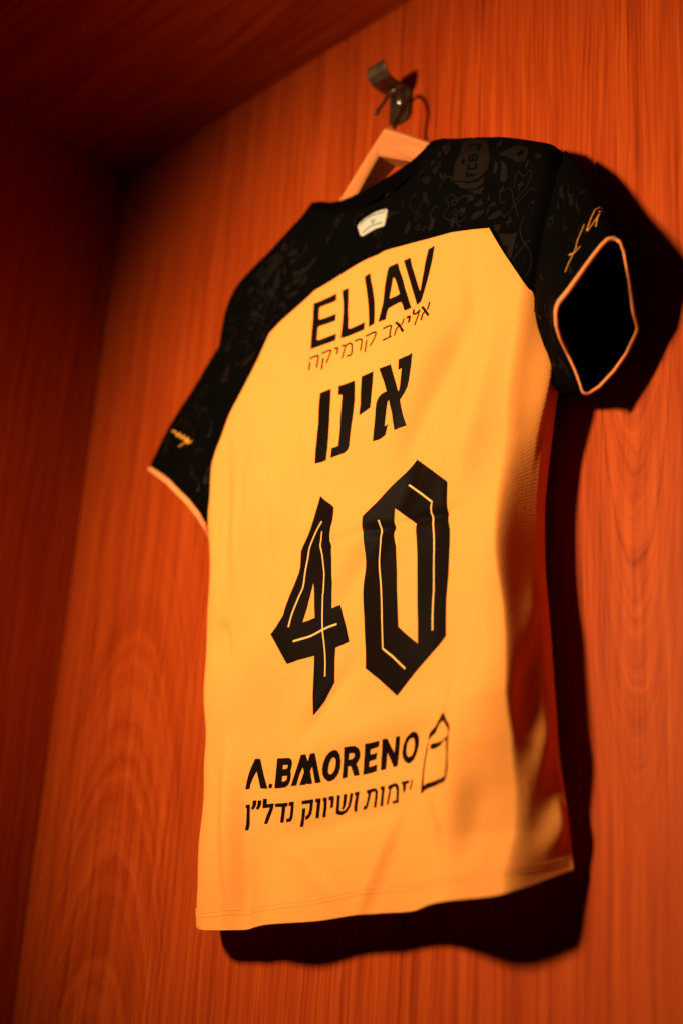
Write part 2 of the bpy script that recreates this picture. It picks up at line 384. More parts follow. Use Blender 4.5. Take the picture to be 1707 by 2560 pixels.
SH = Shirt([(-0.341,1.86),(-0.341,1.72),(-0.34,1.66),(-0.338,1.58),(-0.3225,1.5192),(-0.3253,1.4782),(-0.3279,1.4323),(-0.3179,1.394),(-0.3113,1.3593),(-0.3106,1.3068),(-0.3037,1.2195),(-0.2906,1.1732),(-0.2958,1.1406),(-0.2946,1.1088),(-0.3005,1.0589),(-0.2963,1.0085),(-0.3008,0.9867),(-0.2973,0.977),(-0.2973,0.9)], [(0.203,1.86),(0.203,1.7),(0.194,1.62),(0.184,1.55),(0.1824,1.4928),(0.1741,1.4374),(0.1682,1.3925),(0.1625,1.3434),(0.1641,1.2803),(0.1723,1.2141),(0.1789,1.1507),(0.1808,1.0922),(0.1876,1.044),(0.1901,0.9842),(0.1961,0.9)], [(-0.4,1.5),(-0.352,1.665),(-0.3535,1.712),(-0.3422,1.7364),(-0.3053,1.7613),(-0.2544,1.7811),(-0.2185,1.8015),(-0.192,1.8119),(-0.1838,1.8202),(-0.14,1.832),(-0.1,1.865),(-0.06,1.875),(-0.02,1.865),(0.01,1.838),(0.0168,1.8165),(0.0218,1.8131),(0.0677,1.7931),(0.1077,1.7749),(0.1269,1.7643),(0.1675,1.7398),(0.1798,1.7287),(0.215,1.66),(0.25,1.5)], [(-0.1854,1.8122),(-0.1531,1.7799),(-0.1218,1.7678),(-0.0844,1.762),(-0.0478,1.7615),(-0.0161,1.7669),(0.0009,1.7777),(0.0075,1.7906),(0.0227,1.809)], [(0.9,0.05),(0.96,0.052),(1.1,0.06),(1.25,0.068),(1.45,0.073),(1.6,0.07),(1.72,0.064),(1.9,0.06)], [[-0.0438,1.348,0.0832,1.3382,0.0055,-0.0032],[-0.1062,1.3481,-0.0522,1.3448,0.006,-0.002],[0.0813,1.5392,0.0055,1.4138,0.02,-0.012],[0.1297,1.531,0.0904,1.3514,0.022,0.0084],[0.094,1.6187,0.0961,1.4531,0.012,-0.0034],[-0.2874,1.5329,-0.2627,1.358,0.014,-0.0072],[-0.249,1.5113,-0.2295,1.3131,0.016,0.0067],[-0.1996,1.4333,-0.1889,1.2774,0.014,-0.0053],[-0.2637,1.2925,-0.2479,1.2528,0.01,-0.006],[0.039,1.413,-0.0646,1.2866,0.018,-0.0077],[-0.0467,1.2153,-0.121,1.1451,0.014,-0.0048],[0.0704,1.147,-0.0845,1.1316,0.02,0.0053],[0.013,1.0473,-0.0331,0.9685,0.006,0.0014],[0.0234,1.0461,-0.0218,0.9604,0.008,-0.0012],[0.071,1.0499,0.0884,0.9979,0.01,-0.0016],[-0.2314,1.1357,-0.2179,0.974,0.016,0.0096],[-0.2007,1.098,-0.1956,0.9686,0.012,-0.0053],[0.1068,1.2178,0.1073,0.9997,0.024,0.012],[0.1353,1.0565,0.1169,0.9953,0.014,-0.0036],[-0.1396,1.0484,0.0302,1.0583,0.012,-0.0024],[-0.1083,1.1481,-0.0746,1.1955,0.009,-0.0022],[0.0068,1.0596,-0.0302,0.9661,0.0085,0.001],[0.0753,1.0603,0.0926,1.0276,0.008,0.0024],[-0.2513,1.1601,-0.2337,0.9831,0.013,-0.0038],[-0.132,1.0338,-0.0696,0.9823,0.01,0.0018],[-0.2255,1.4894,-0.1722,1.3788,0.016,0.0038],[-0.1775,1.5397,-0.1371,1.4072,0.013,-0.0024],[0.1102,1.4928,0.0605,1.3213,0.013,-0.0034],[-0.0437,1.6837,-0.0725,1.6543,0.008,-0.0018],[0.0571,1.1148,0.0147,0.9902,0.014,-0.0014]], [(-0.3413,0.9658),(-0.2913,0.9658),(-0.2613,0.9658),(-0.2141,0.9624),(-0.1238,0.9621),(-0.0579,0.9645),(0.0083,0.965),(0.0928,0.9607),(0.1352,0.9627),(0.1681,0.9656),(0.1824,0.9778),(0.3,0.9788)])
HEML = [(-0.4,0.9847),(-0.24,0.9847),(-0.1454,0.9827),(-0.0563,0.9873),(0.0091,0.9906),(0.1076,0.9839),(0.1642,0.9889),(0.3,0.9909)]
CUT = [(None,1.425),(-0.3049,1.4984),(-0.2966,1.5169),(-0.2784,1.5521),(-0.2564,1.5883),(-0.2385,1.6146),(-0.2236,1.6418),(-0.207,1.6516),(-0.1553,1.677),(-0.0962,1.6796),(-0.0399,1.6804),(0.0105,1.6725),(0.0598,1.6637),(0.0901,1.6543),(0.1147,1.6456),(0.1387,1.6043),(0.1621,1.565),(0.17,1.5505),(None,1.488)]
COL = np.array([(-0.1814,-0.04,1.8182),(-0.1531,-0.049,1.8009),(-0.1218,-0.056,1.7888),(-0.0844,-0.06,1.783),(-0.0478,-0.062,1.7825),(-0.0161,-0.061,1.7879),(0.0009,-0.057,1.7987),(0.0075,-0.05,1.8116),(0.0187,-0.04,1.815)])
CUFF = {'R': np.array([(0.2805,-0.078,1.5593),(0.2762,-0.082,1.5583),(0.2715,-0.087,1.5497),(0.2656,-0.093,1.5363),(0.2584,-0.1,1.5192),(0.2486,-0.105,1.503),(0.2391,-0.107,1.4934),(0.2368,-0.107,1.4887),(0.2343,-0.105,1.485),(0.2303,-0.099,1.4764),(0.2258,-0.088,1.4693),(0.2201,-0.07,1.4624),(0.2208,-0.06,1.4498),(0.2211,-0.053,1.4382),(0.2205,-0.048,1.4308),(0.2237,-0.044,1.4292),(0.2319,-0.038,1.4357),(0.247,-0.034,1.4499),(0.2594,-0.032,1.4649),(0.2705,-0.032,1.4827),(0.2727,-0.033,1.4862),(0.2766,-0.045,1.4982),(0.2797,-0.056,1.5263),(0.285,-0.07,1.5475),(0.2855,-0.076,1.5544)]), 'L': np.array([(-0.4494,-0.055,1.5367),(-0.4132,-0.066,1.5141),(-0.38,-0.074,1.4922),(-0.3568,-0.078,1.4736),(-0.3337,-0.076,1.4529),(-0.32,-0.07,1.4353),(-0.3155,-0.062,1.4229),(-0.3185,-0.05,1.4141),(-0.3382,-0.0328,1.4445),(-0.3578,-0.0255,1.4629),(-0.384,-0.0225,1.4874),(-0.4102,-0.0255,1.5119),(-0.4298,-0.0342,1.5303)])}

def inside(pts, loops):
    # even-odd test for many points against several loops
    c = np.zeros(len(pts), bool); px, py = pts[:, 0], pts[:, 1]
    for L in loops:
        L = np.asarray(L, float); a = L; b_ = np.roll(L, -1, 0)
        for (x0, y0), (x1, y1) in zip(a, b_):
            if y0 == y1: continue
            k = ((y0 > py) != (y1 > py)) & (px < (x1 - x0) * (py - y0) / (y1 - y0) + x0); c ^= k
    return c
def dense(L, h, closed=True):
    out = []; n = len(L)
    for i in range(n if closed else n - 1):
        a = np.array(L[i], float); b_ = np.array(L[(i + 1) % n], float); k = max(1, int(np.ceil(np.linalg.norm(b_ - a) / h)))
        for t in range(k): out.append(a + (b_ - a) * t / k)
    if not closed: out.append(np.array(L[-1], float))
    return out
def fill(loops, h, jitter=.15, extra=None):
    # triangulate the region bounded by the loops, with points spread inside it about h apart
    loops = [dense(L, h) for L in loops]; V = []; E = []
    for L in loops:
        s0 = len(V); V += [tuple(p) for p in L]; E += [(s0 + i, s0 + (i + 1) % len(L)) for i in range(len(L))]
    A = np.array(loops[0]); lo_, hi_ = A.min(0), A.max(0)
    gx, gy = np.meshgrid(np.arange(lo_[0], hi_[0], h), np.arange(lo_[1], hi_[1], h * .87)); gx[1::2] += h / 2
    g = np.stack([gx.ravel(), gy.ravel()], 1)
    if len(g):
        rs = np.random.RandomState(3); g = g + (rs.rand(*g.shape) - .5) * h * jitter
        g = g[inside(g, loops)]
        if len(g):
            bd = np.array([p for L in loops for p in L]); keep = []
            for i in range(0, len(g), 2000):
                keep.append((((g[i:i + 2000, None, :] - bd[None]) ** 2).sum(2).min(1)) > (h * .45) ** 2)
            g = g[np.concatenate(keep)]
            V += [tuple(p) for p in g]
    r = delaunay_2d_cdt([Vector((float(a), float(b_))) for a, b_ in V], E, [], 0, 1e-7)
    P = np.array([tuple(p) for p in r[0]]); T = np.array([f for f in r[2] if len(f) == 3])
    T = T[inside(P[T].mean(1), loops)]
    # faces look off the wall (towards -y): x to the right, z up
    a, b_, c = P[T[:, 0]], P[T[:, 1]], P[T[:, 2]]
    s = (b_[:, 0] - a[:, 0]) * (c[:, 1] - a[:, 1]) - (b_[:, 1] - a[:, 1]) * (c[:, 0] - a[:, 0])
    T[s < 0] = T[s < 0][:, ::-1]
    return P, [tuple(int(i) for i in t) for t in T]
def lift(P, off):
    return np.stack([P[:, 0], SH.Y(P[:, 0], P[:, 1]) - off, P[:, 1]], 1)
class Bag:
    def __init__(s): s.v = []; s.f = []
    def add(s, v, f):
        b = len(s.v); s.v += [tuple(p) for p in v]; s.f += [tuple(b + i for i in q) for q in f]
def prints(shapes, off, h=.0032, bag=None):
    bag = bag or Bag()
    for outer, holes in shapes:
        P, T = fill([outer] + list(holes), h); bag.add(lift(P, off), T)
    return bag
def stroke_loop(pts, wd, curved=True):
    # outline of a pen stroke of even width
    P = spline(pts, 4) if len(pts) > 2 and curved else np.array(dense(pts, .004, False)); n = len(P)
    t = np.gradient(P, axis=0); t /= np.linalg.norm(t, axis=1)[:, None] + 1e-12; nn = np.stack([-t[:, 1], t[:, 0]], 1) * wd / 2
    return P, nn, t
def strokes(lst, off, bag=None, spl=True):
    bag = bag or Bag()
    for pts, wd in lst:
        P, nn, t = stroke_loop(pts, wd, spl); P = P.copy(); P[0] -= t[0] * wd * .3; P[-1] += t[-1] * wd * .3
        L = lift(P + nn, off); R = lift(P - nn, off); n = len(P)
        bag.add(np.vstack([L, R]), [(i, i + n, i + n + 1, i + 1) for i in range(n - 1)])
    return bag

shirt = thing('football_shirt', 'yellow football shirt with black patterned shoulders and number 40, hung on a hanger', 'shirt', (-.06, -.045, 1.80))

# outline of the panels, in cloth coordinates
def qz(P):
    P = np.array(P, float); return np.stack([SH.q_of(P[:, 0], P[:, 1]), P[:, 1]], 1)
def seam(side, z0, z1, n=40):
    z = np.linspace(z0, z1, n); x = SH.XL(z) if side < 0 else SH.XR(z); return qz(np.stack([x, z], 1))
cut = [p for p in CUT if p[0] is not None]
cutq = np.vstack([[[float(SH.q_of(SH.XL(CUT[0][1]), CUT[0][1])), CUT[0][1]]], qz(np.array(dense(cut, .004, False))), [[float(SH.q_of(SH.XR(CUT[-1][1]), CUT[-1][1])), CUT[-1][1]]]])
# round the corners of the seam a touch
bs = lambda P: tuple(np.array(P).T)
def line_round(base, n=160):
    # a line round the back of the shirt from seam to seam, in cloth coordinates
    z0 = float(np.interp(-.28, *base)); z1 = float(np.interp(.19, *base))
    q0 = float(SH.q_of(SH.XL(z0 + .022), z0 + .022)); q1 = float(SH.q_of(SH.XR(z1 + .017), z1 + .017))
    q = np.linspace(q0, q1, n); z = SH.low(q, base); P = np.stack([q, z], 1)
    P[0, 0] = float(SH.q_of(SH.XL(z[0]), z[0])); P[-1, 0] = float(SH.q_of(SH.XR(z[-1]), z[-1])); return P
hemq = line_round(bs(HEML)); lowq = line_round(SH.hem)
hemc = line_round((bs(HEML)[0], bs(HEML)[1] - .005))
body_loop = np.vstack([hemc, seam(1, hemc[-1, 1], CUT[-1][1])[1:-1], cutq[::-1], seam(-1, CUT[0][1], hemc[0, 1])[1:-1]])
hem_loop = np.vstack([lowq, hemq[::-1]])
xs = np.linspace(float(SH.XL(1.69)), float(SH.XR(1.70)), 160); zt = SH.ztop(xs)
topq = qz(np.stack([xs, zt], 1))
yoke_loop = np.vstack([cutq, seam(1, CUT[-1][1], zt[-1])[1:-1], topq[::-1], seam(-1, zt[0], CUT[0][1])[1:-1]])
def from_q(P, off):
    x = SH.x_of(P[:, 0], P[:, 1]); y = SH.Y(x, P[:, 1])
    ws, wt = SH.w(x, P[:, 1]); x = x + SH.side(x, P[:, 1], ws)
    return np.stack([x, y - off, P[:, 1]], 1)
def front_sheet(x_lo_z, z_lo, z_hi, nx=60, nz=60):
    # the chest side of the shirt, lying near the panel
    V = []; F = []
    for j in range(nz + 1):
        for i in range(nx + 1):
            t = i / nx; s_ = .5 - .5 * math.cos(t * math.pi)
            zb = (lowq[0, 1] + (lowq[-1, 1] - lowq[0, 1]) * s_) if z_lo is None else z_lo; z = zb + (z_hi - zb) * j / nz
            for _ in range(3):
                xl, xr = float(SH.XL(z)), float(SH.XR(z)); x = xl + (xr - xl) * s_
                ztp = min(float(SH.top(x)) - .0004, 1.735 + .075 * ((x + .08) / .1) ** 2 if abs(x + .08) < .1 else 9)
                z = zb + (min(z_hi, ztp) - zb) * j / nz
            u = min(x - xl, xr - x, float(SH.top(x)) - z); k = math.sqrt(max(0, 1 - (1 - min(1, max(0, u) / .03)) ** 2))
            y0 = float(SH.ys(x, z)); lowk = math.exp(-((z - zb) / .04) ** 2) if z_lo is None else 0
            V.append((x - .030 * lowk * math.exp(-((s_ - .05) / .045) ** 2), -(y0 + (.010 - y0) * k), z))
    for j in range(nz):
        for i in range(nx):
            a = j * (nx + 1) + i; F.append((a, a + nx + 1, a + nx + 2, a + 1))
    return V, F
P, T = fill([body_loop], .0032); bag = Bag(); bag.add(from_q(P, 0), T); v, f = front_sheet(0, None, 1.46); bag.add(v, f)
body = mesh_obj('shirt_body', bag.v, bag.f, YELLOW, shirt)
P, T = fill([hem_loop], .0032); bag = Bag(); bag.add(from_q(P, .0006), T)
# turned edge of the hem
hem = mesh_obj('hem_band', bag.v, bag.f, YELLOW2, shirt)
st = line_round((bs(HEML)[0], bs(HEML)[1] - .0022), 260); b = MB(); b.tube(from_q(st, .0007)[3:-3], 00.00032, 5); st = line_round((bs(HEML)[0], bs(HEML)[1] - .0062), 260); b.tube(from_q(st, .0008)[3:-3], .00028, 5); b.build('hem_stitching', THREAD, hem)
P, T = fill([yoke_loop], .0050); bag = Bag(); bag.add(from_q(P, .0), T); v, f = front_sheet(0, 1.46, 1.9); bag.add(v, f)
yoke = mesh_obj('shoulder_yoke', bag.v, bag.f, BLACK, shirt)
yoke['label'] = 'black patterned shoulder panel above the yellow back'

# rolled seams along the colour change
edge = np.array([p for p in cutq]); e3 = from_q(edge, .0004)
b = MB(); b.tube(e3[2:-2], .0009, 6); b.build('seam_cord', BLACK, yoke)

# collar of ribbed knit round the neck
top = spline(COL, 6); n1 = len(top)
xa, xb_ = COL[-1], COL[0]
fr = spline([COL[-1], COL[-1] + np.array((-.006, .016, -.020)), (-.03, -.014, 1.752), (-.08, -.012, 1.738), (-.13, -.014, 1.752), COL[0] + np.array((.006, .016, -.020)), COL[0]], 8)[1:-1]
ringT = np.vstack([top, fr]); bot = []
for i, p in enumerate(ringT):
    if i < n1:
        s_ = i / (n1 - 1); e_ = min(1, min(s_, 1 - s_) / .12); z = p[2] - .010 - .014 * e_; yy = min(float(SH.Y(p[0], z)) if SH.top(p[0]) > z else -.04, p[1] - .001)
        bot.append((p[0], yy - .0006, z))
    else: bot.append((p[0], p[1] + .001, p[2] - .020))
bot = np.array(bot); V = []; F = []; nR = len(ringT); cen = ringT.mean(0)
for i in range(nR):
    t_, b_ = ringT[i], bot[i]; o_ = t_ - cen; o_[2] = 0; o_ /= np.linalg.norm(o_) + 1e-9; u_ = t_ - b_; u_ /= np.linalg.norm(u_) + 1e-9
    for q in (b_ + o_ * .0004, b_ * .6 + t_ * .4 + o_ * .0016, t_ - u_ * .003 + o_ * .0014, t_ - u_ * .0008 + o_ * .0006, t_ - u_ * .0008 - o_ * .0010, t_ - u_ * .003 - o_ * .0020, b_ - o_ * .0022): V.append(q)
for i in range(nR):
    j = (i + 1) % nR
    for q in range(6): F.append((i * 7 + q, j * 7 + q, j * 7 + q + 1, i * 7 + q + 1))
collar = mesh_obj('collar', V, F, RIB, shirt)

# sleeves
def sleeve_param(S, off):
    m_, n_, _ = S.shape; ext = np.concatenate([S, S[:, :1]], 1)
    du = np.gradient(ext, axis=0); dv = np.gradient(ext, axis=1); nn = np.cross(du, dv); nn /= np.linalg.norm(nn, axis=2)[:, :, None] + 1e-12
    c = S.mean(1)[:, None, :]
    nn *= np.sign(((ext - c) * nn).sum(2))[:, :, None]
    def at_(P):
        t = np.clip(P[:, 1], 0, 1) * (m_ - 1); h_ = (P[:, 0] % 1) * n_
        i = np.clip(t.astype(int), 0, m_ - 2); k = np.clip(h_.astype(int), 0, n_ - 1); a = (t - i)[:, None]; c_ = (h_ - k)[:, None]
        g = lambda A: (A[i, k] * (1 - a) + A[i + 1, k] * a) * (1 - c_) + (A[i, k + 1] * (1 - a) + A[i + 1, k + 1] * a) * c_
        return g(ext) + g(nn) * off
    return at_
SIG = {'R': [([(0.2485,-0.0824,1.5863),(0.2482,-0.0835,1.5832),(0.248,-0.0847,1.5801),(0.2477,-0.0858,1.577),(0.2473,-0.087,1.5735),(0.2467,-0.0881,1.5702),(0.2462,-0.0892,1.5669),(0.2462,-0.0903,1.5629),(0.2461,-0.0913,1.5591),(0.2461,-0.0923,1.5554),(0.2455,-0.093,1.5529),(0.245,-0.0937,1.5505),(0.2444,-0.0943,1.5481),(0.2432,-0.095,1.5448),(0.2419,-0.0956,1.5418),(0.2405,-0.0961,1.5388),(0.2397,-0.0965,1.5363),(0.2389,-0.0969,1.5338),(0.2381,-0.0973,1.5314)],2.6),([(0.2395,-0.094,1.5504),(0.2413,-0.094,1.5503),(0.2429,-0.0939,1.5503),(0.2445,-0.0938,1.5503),(0.2457,-0.0934,1.5512),(0.2469,-0.0931,1.552),(0.248,-0.0927,1.5529),(0.249,-0.0922,1.5542),(0.25,-0.0918,1.5554),(0.251,-0.0913,1.5567)],3),([(0.2525,-0.0603,1.6123),(0.2542,-0.0644,1.6107),(0.2543,-0.0663,1.6108),(0.2544,-0.0689,1.6085),(0.2537,-0.0703,1.6072),(0.253,-0.0718,1.6058),(0.2532,-0.0739,1.6019),(0.2532,-0.0757,1.5983),(0.2531,-0.0775,1.5947),(0.2536,-0.0804,1.5883),(0.2536,-0.0827,1.5827),(0.2534,-0.0846,1.5773),(0.2538,-0.0847,1.5767),(0.2543,-0.0848,1.5762),(0.2547,-0.0849,1.5756),(0.2559,-0.0836,1.5785),(0.257,-0.0822,1.5814),(0.2577,-0.0805,1.5846),(0.2584,-0.0781,1.5892),(0.259,-0.0757,1.5936),(0.2589,-0.0722,1.599),(0.2593,-0.074,1.596),(0.2597,-0.0756,1.5931),(0.2597,-0.0768,1.5907),(0.2604,-0.0784,1.5867),(0.261,-0.0799,1.5828),(0.2615,-0.0814,1.579)],3.4),([(0.2567,-0.0715,1.6023),(0.2577,-0.0707,1.6024),(0.2587,-0.0699,1.6025),(0.2579,-0.0668,1.6044),(0.2586,-0.0659,1.6033)],2.2)], 'L': [([(-0.4005,-0.0608,1.5714),(-0.3965,-0.062,1.5693),(-0.3928,-0.063,1.5675),(-0.3891,-0.064,1.5657),(-0.386,-0.065,1.5623),(-0.3832,-0.0658,1.5591),(-0.3806,-0.0665,1.5561),(-0.379,-0.0667,1.5569),(-0.3775,-0.0668,1.5578),(-0.3759,-0.067,1.5586),(-0.3737,-0.0676,1.5552),(-0.3716,-0.0681,1.5521),(-0.3695,-0.0686,1.5489),(-0.3675,-0.0688,1.5495),(-0.3656,-0.0691,1.55),(-0.3637,-0.0692,1.5506),(-0.3624,-0.0694,1.5479),(-0.3612,-0.0695,1.5453),(-0.36,-0.0696,1.5427),(-0.3581,-0.0696,1.5435),(-0.3562,-0.0697,1.5442),(-0.3543,-0.0698,1.545),(-0.3544,-0.0698,1.5426),(-0.3546,-0.0698,1.5403),(-0.3546,-0.0698,1.538),(-0.3519,-0.0699,1.5382),(-0.3491,-0.0699,1.5384),(-0.3465,-0.0699,1.5386)],6.5),([(-0.3538,-0.0698,1.5418),(-0.3573,-0.0697,1.5412),(-0.3607,-0.0695,1.5406),(-0.3642,-0.0694,1.54),(-0.3668,-0.0692,1.5398),(-0.3694,-0.0691,1.5396),(-0.372,-0.0689,1.5394)],4.5)]}
rs = np.random.RandomState(5)
for side in 'RL':
    S = loft(CUFF[side], side); m_, n_, _ = S.shape
    V = S.reshape(-1, 3); F = [(j * n_ + i, j * n_ + (i + 1) % n_, (j + 1) * n_ + (i + 1) % n_, (j + 1) * n_ + i) for j in range(m_ - 1) for i in range(n_)]
    sl = mesh_obj('sleeve', V, F, BLACK, shirt)
    sl['label'] = 'black right sleeve with its open cuff facing the camera' if side == 'R' else 'black left sleeve hanging in front of the wood'
    R = CUFF[side]; b = MB(); rg = ring(R, 150)
    # flat tape sewn round the opening: broad on the back edge, thin on the chest edge
    k = len(rg); cc = rg.mean(0); VV = []; FF = []; up = S[-1].mean(0) - S[-4].mean(0); up /= np.linalg.norm(up)
    for i, p in enumerate(rg):
        o_ = p - cc; o_ -= up * o_.dot(up); o_ /= np.linalg.norm(o_) + 1e-9
        back = np.clip((-p[1] - .030) / .04, 0, 1); wd = .0026 + .0026 * back; th = .0011
        for du, dn in ((-.9, .7), (-.5, 1.5), (.1, 1.6), (.45, .6), (.45, -.8), (.1, -1.2), (-.9, -.8)):
            VV.append(p + up * wd * du + o_ * th * dn)
    for i in range(k):
        j = (i + 1) % k
        for q in range(7): FF.append((i * 7 + q, j * 7 + q, j * 7 + (q + 1) % 7, i * 7 + (q + 1) % 7))
    mesh_obj('cuff_piping', VV, FF, PIPING, sl)
    b = MB()
    for pts, wd in SIG[side]:
        P3 = spline(pts, 2) if len(pts) > 3 else np.array(pts); k = len(P3)
        b.tube(P3, wd * .00019, 6)
    b.build('embroidered_signature', GOLD, sl)
    at_ = sleeve_param(S, .0006); bag = Bag()
    for i in range(26):
        c = np.array((rs.uniform(.02, .48), rs.uniform(.18, .86))); a0 = rs.uniform(0, 6.28); kind = rs.randint(3); s_ = rs.uniform(.025, .05)
        if kind == 0:
            L = [(c[0] + s_ * .55 * math.sin(a) * math.cos(a0) * (1 - .5 * math.cos(a)) * .5, c[1] + s_ * 1.3 * math.cos(a)) for a in np.linspace(0, 6.28, 16)[:-1]]
            P, T = fill([L], .012); bag.add(at_(P), T)
        else:
            pts = [(c[0] + s_ * .8 * t * math.cos(a0 + 2.2 * t), c[1] + s_ * 2.4 * t * math.sin(a0 + 2.2 * t)) for t in np.linspace(.15, 1.3, 14)]
            P, nn, t = stroke_loop(pts, .010); n = len(P); bag.add(np.vstack([at_(P + nn), at_(P - nn)]), [(q, q + n, q + n + 1, q + 1) for q in range(n - 1)])
    mesh_obj('tonal_pattern', bag.v, bag.f, TONE2, sl)

# tone on tone ornament on the shoulders
MOT = [([(0.0636,1.7501),(0.0681,1.7598),(0.0643,1.7807),(0.0718,1.7797),(0.0876,1.7719),(0.0968,1.7651),(0.1049,1.7515),(0.1075,1.7353),(0.1055,1.7233),(0.0991,1.7182),(0.0927,1.7152),(0.0839,1.7159),(0.0678,1.7225),(0.0593,1.7267),(0.0606,1.7356),(0.0618,1.7463)],[]),([(0.1192,1.7357),(0.1272,1.7378),(0.1351,1.7417),(0.1443,1.7389),(0.1517,1.7333),(0.1558,1.725),(0.1554,1.7155),(0.1501,1.7129),(0.1432,1.7155),(0.1338,1.7249)],[[(0.1409,1.7282),(0.1475,1.731),(0.1508,1.7247),(0.1444,1.7218)]]),([(0.1163,1.7386),(0.1214,1.7425),(0.1298,1.7472),(0.1364,1.7517),(0.1425,1.7503),(0.1483,1.744),(0.1383,1.7434),(0.13,1.7392)],[]),([(0.1145,1.7576),(0.1195,1.7573),(0.1196,1.7497),(0.1149,1.7451)],[]),([(0.1218,1.7265),(0.1274,1.7211),(0.1309,1.7122),(0.131,1.7002),(0.1274,1.6971),(0.1227,1.7015),(0.1212,1.7075),(0.1231,1.7165)],[]),([(0.1146,1.7304),(0.118,1.7238),(0.1176,1.7176),(0.1139,1.712),(0.1127,1.7173)],[]),([(0.1579,1.7138),(0.1591,1.7082),(0.1556,1.7012),(0.154,1.7062)],[]),([(0.1519,1.6903),(0.1531,1.6847),(0.1563,1.6827),(0.1522,1.683),(0.149,1.6755),(0.1467,1.685),(0.144,1.6884),(0.15,1.6862)],[]),([(0.1417,1.651),(0.1442,1.6412),(0.1461,1.6387),(0.1417,1.639),(0.1394,1.635),(0.1376,1.6407),(0.1349,1.6434),(0.14,1.6429)],[]),([(0.1088,1.6896),(0.1108,1.6855),(0.109,1.6807),(0.107,1.6848)],[]),([(0.1128,1.6769),(0.1172,1.6773),(0.12,1.6733),(0.118,1.6708),(0.1121,1.6733),(0.111,1.6688),(0.1098,1.6648),(0.1083,1.6632),(0.108,1.67),(0.1097,1.6749)],[]),([(0.1294,1.6305),(0.1532,1.6223),(0.1508,1.611),(0.1491,1.6024),(0.1468,1.5931),(0.1416,1.6021),(0.1427,1.6109),(0.136,1.614)],[]),([(0.1211,1.6455),(0.1306,1.6425),(0.1286,1.6325),(0.1227,1.6382)],[]),([(0.0775,1.7028),(0.0844,1.699),(0.0902,1.6936),(0.087,1.69),(0.0824,1.6934)],[]),([(0.0896,1.6852),(0.0984,1.6871),(0.1034,1.6807),(0.0991,1.6792),(0.0921,1.6815)],[]),([(0.0618,1.724),(0.0794,1.7149),(0.0928,1.712),(0.1014,1.7152),(0.1006,1.7069),(0.0909,1.7041),(0.0796,1.7078),(0.0704,1.713)],[]),([(0.0797,1.7062),(0.0932,1.7021),(0.1018,1.7031),(0.099,1.6945),(0.0889,1.6973)],[]),([(0.0323,1.7818),(0.0385,1.7719),(0.0368,1.7678),(0.0306,1.7723)],[]),([(0.0336,1.7862),(0.0409,1.7895),(0.0501,1.7768),(0.0478,1.7646),(0.0429,1.7696)],[]),([(0.0239,1.7709),(0.0287,1.7672),(0.0267,1.7623),(0.0219,1.7661)],[]),([(0.0262,1.7567),(0.041,1.7585),(0.035,1.7533),(0.0286,1.7496)],[]),([(0.0398,1.7474),(0.0448,1.7382),(0.0439,1.7341),(0.0393,1.7408)],[]),([(0.047,1.7417),(0.0499,1.7381),(0.048,1.73),(0.0452,1.7335)],[]),([(0.03,1.7501),(0.0359,1.7564),(0.0355,1.7496),(0.0319,1.7456)],[]),([(0.1536,1.7413),(0.1712,1.7319),(0.1683,1.7291),(0.1619,1.7277),(0.1568,1.7319)],[]),([(0.1648,1.7172),(0.1711,1.7157),(0.1758,1.7086),(0.1723,1.7064),(0.1673,1.71)],[]),([(0.1536,1.6089),(0.1553,1.6062),(0.1533,1.6029),(0.1521,1.6053)],[]),([(0.1702,1.6541),(0.173,1.6518),(0.1712,1.6494),(0.1679,1.6535)],[])]
MOTS = [([(0.1228,1.6872),(0.1363,1.6858),(0.1415,1.6723),(0.1524,1.642)],0.00163),([(0.1228,1.6872),(0.1257,1.6726),(0.1327,1.6706)],0.00165),([(0.1177,1.657),(0.1237,1.6622),(0.1344,1.6509),(0.1456,1.6593),(0.1581,1.6679),(0.1658,1.6719),(0.1724,1.6666)],0.00164),([(0.1432,1.6604),(0.1456,1.6671),(0.1594,1.6762)],0.00166),([(0.1416,1.6845),(0.1418,1.6999),(0.1462,1.7023),(0.1539,1.6932),(0.1618,1.6981),(0.1639,1.6883),(0.1594,1.6762)],0.00161),([(0.1602,1.6408),(0.1563,1.6244),(0.1627,1.6065),(0.1693,1.5947),(0.1689,1.5764),(0.1644,1.5672)],0.00142),([(0.1495,1.5922),(0.1628,1.6044),(0.1694,1.6084)],0.0014)]
CURL = [([(0.0502,1.7073),(0.0553,1.6967),(0.0479,1.6871),(0.0604,1.6767),(0.0729,1.6705),(0.081,1.6746)],0.00149),([(0.0673,1.6972),(0.0625,1.6948),(0.0595,1.6992),(0.0624,1.7012),(0.0673,1.6972)],0.00148),([(0.065,1.6885),(0.0688,1.6828),(0.0646,1.6818),(0.0615,1.6863),(0.065,1.6885)],0.00148),([(0.0783,1.6811),(0.0749,1.6771),(0.073,1.6805),(0.0783,1.6811)],0.00151),([(0.0539,1.7079),(0.0599,1.7086),(0.0672,1.7004)],0.00149)]
AX = -.046
okp = lambda L: all(SH.XL(z) + .012 < x < SH.XR(z) - .004 and z < SH.ztop(np.array([x]))[0] - .006 for x, z in L)
above = lambda L: all(z > np.interp(x, [p[0] for p in cut], [p[1] for p in cut]) + .004 for x, z in L)
mir = lambda L: [(2 * AX - x, z) for x, z in L][::-1]
bag = Bag(); bag2 = Bag()
for o_, hs in MOT:
    if okp(o_): prints([(o_, hs)], .0005, .006, bag)
    mo = mir(o_)
    if okp(mo) and above(mo): prints([(mo, [mir(h) for h in hs])], .0005, .006, bag2)
for pts, wd in MOTS:
    if okp(pts): strokes([(pts, wd)], .0005, bag)
    mp = mir(pts)
    if okp(mp) and above(mp): strokes([(mp, wd)], .0005, bag2)
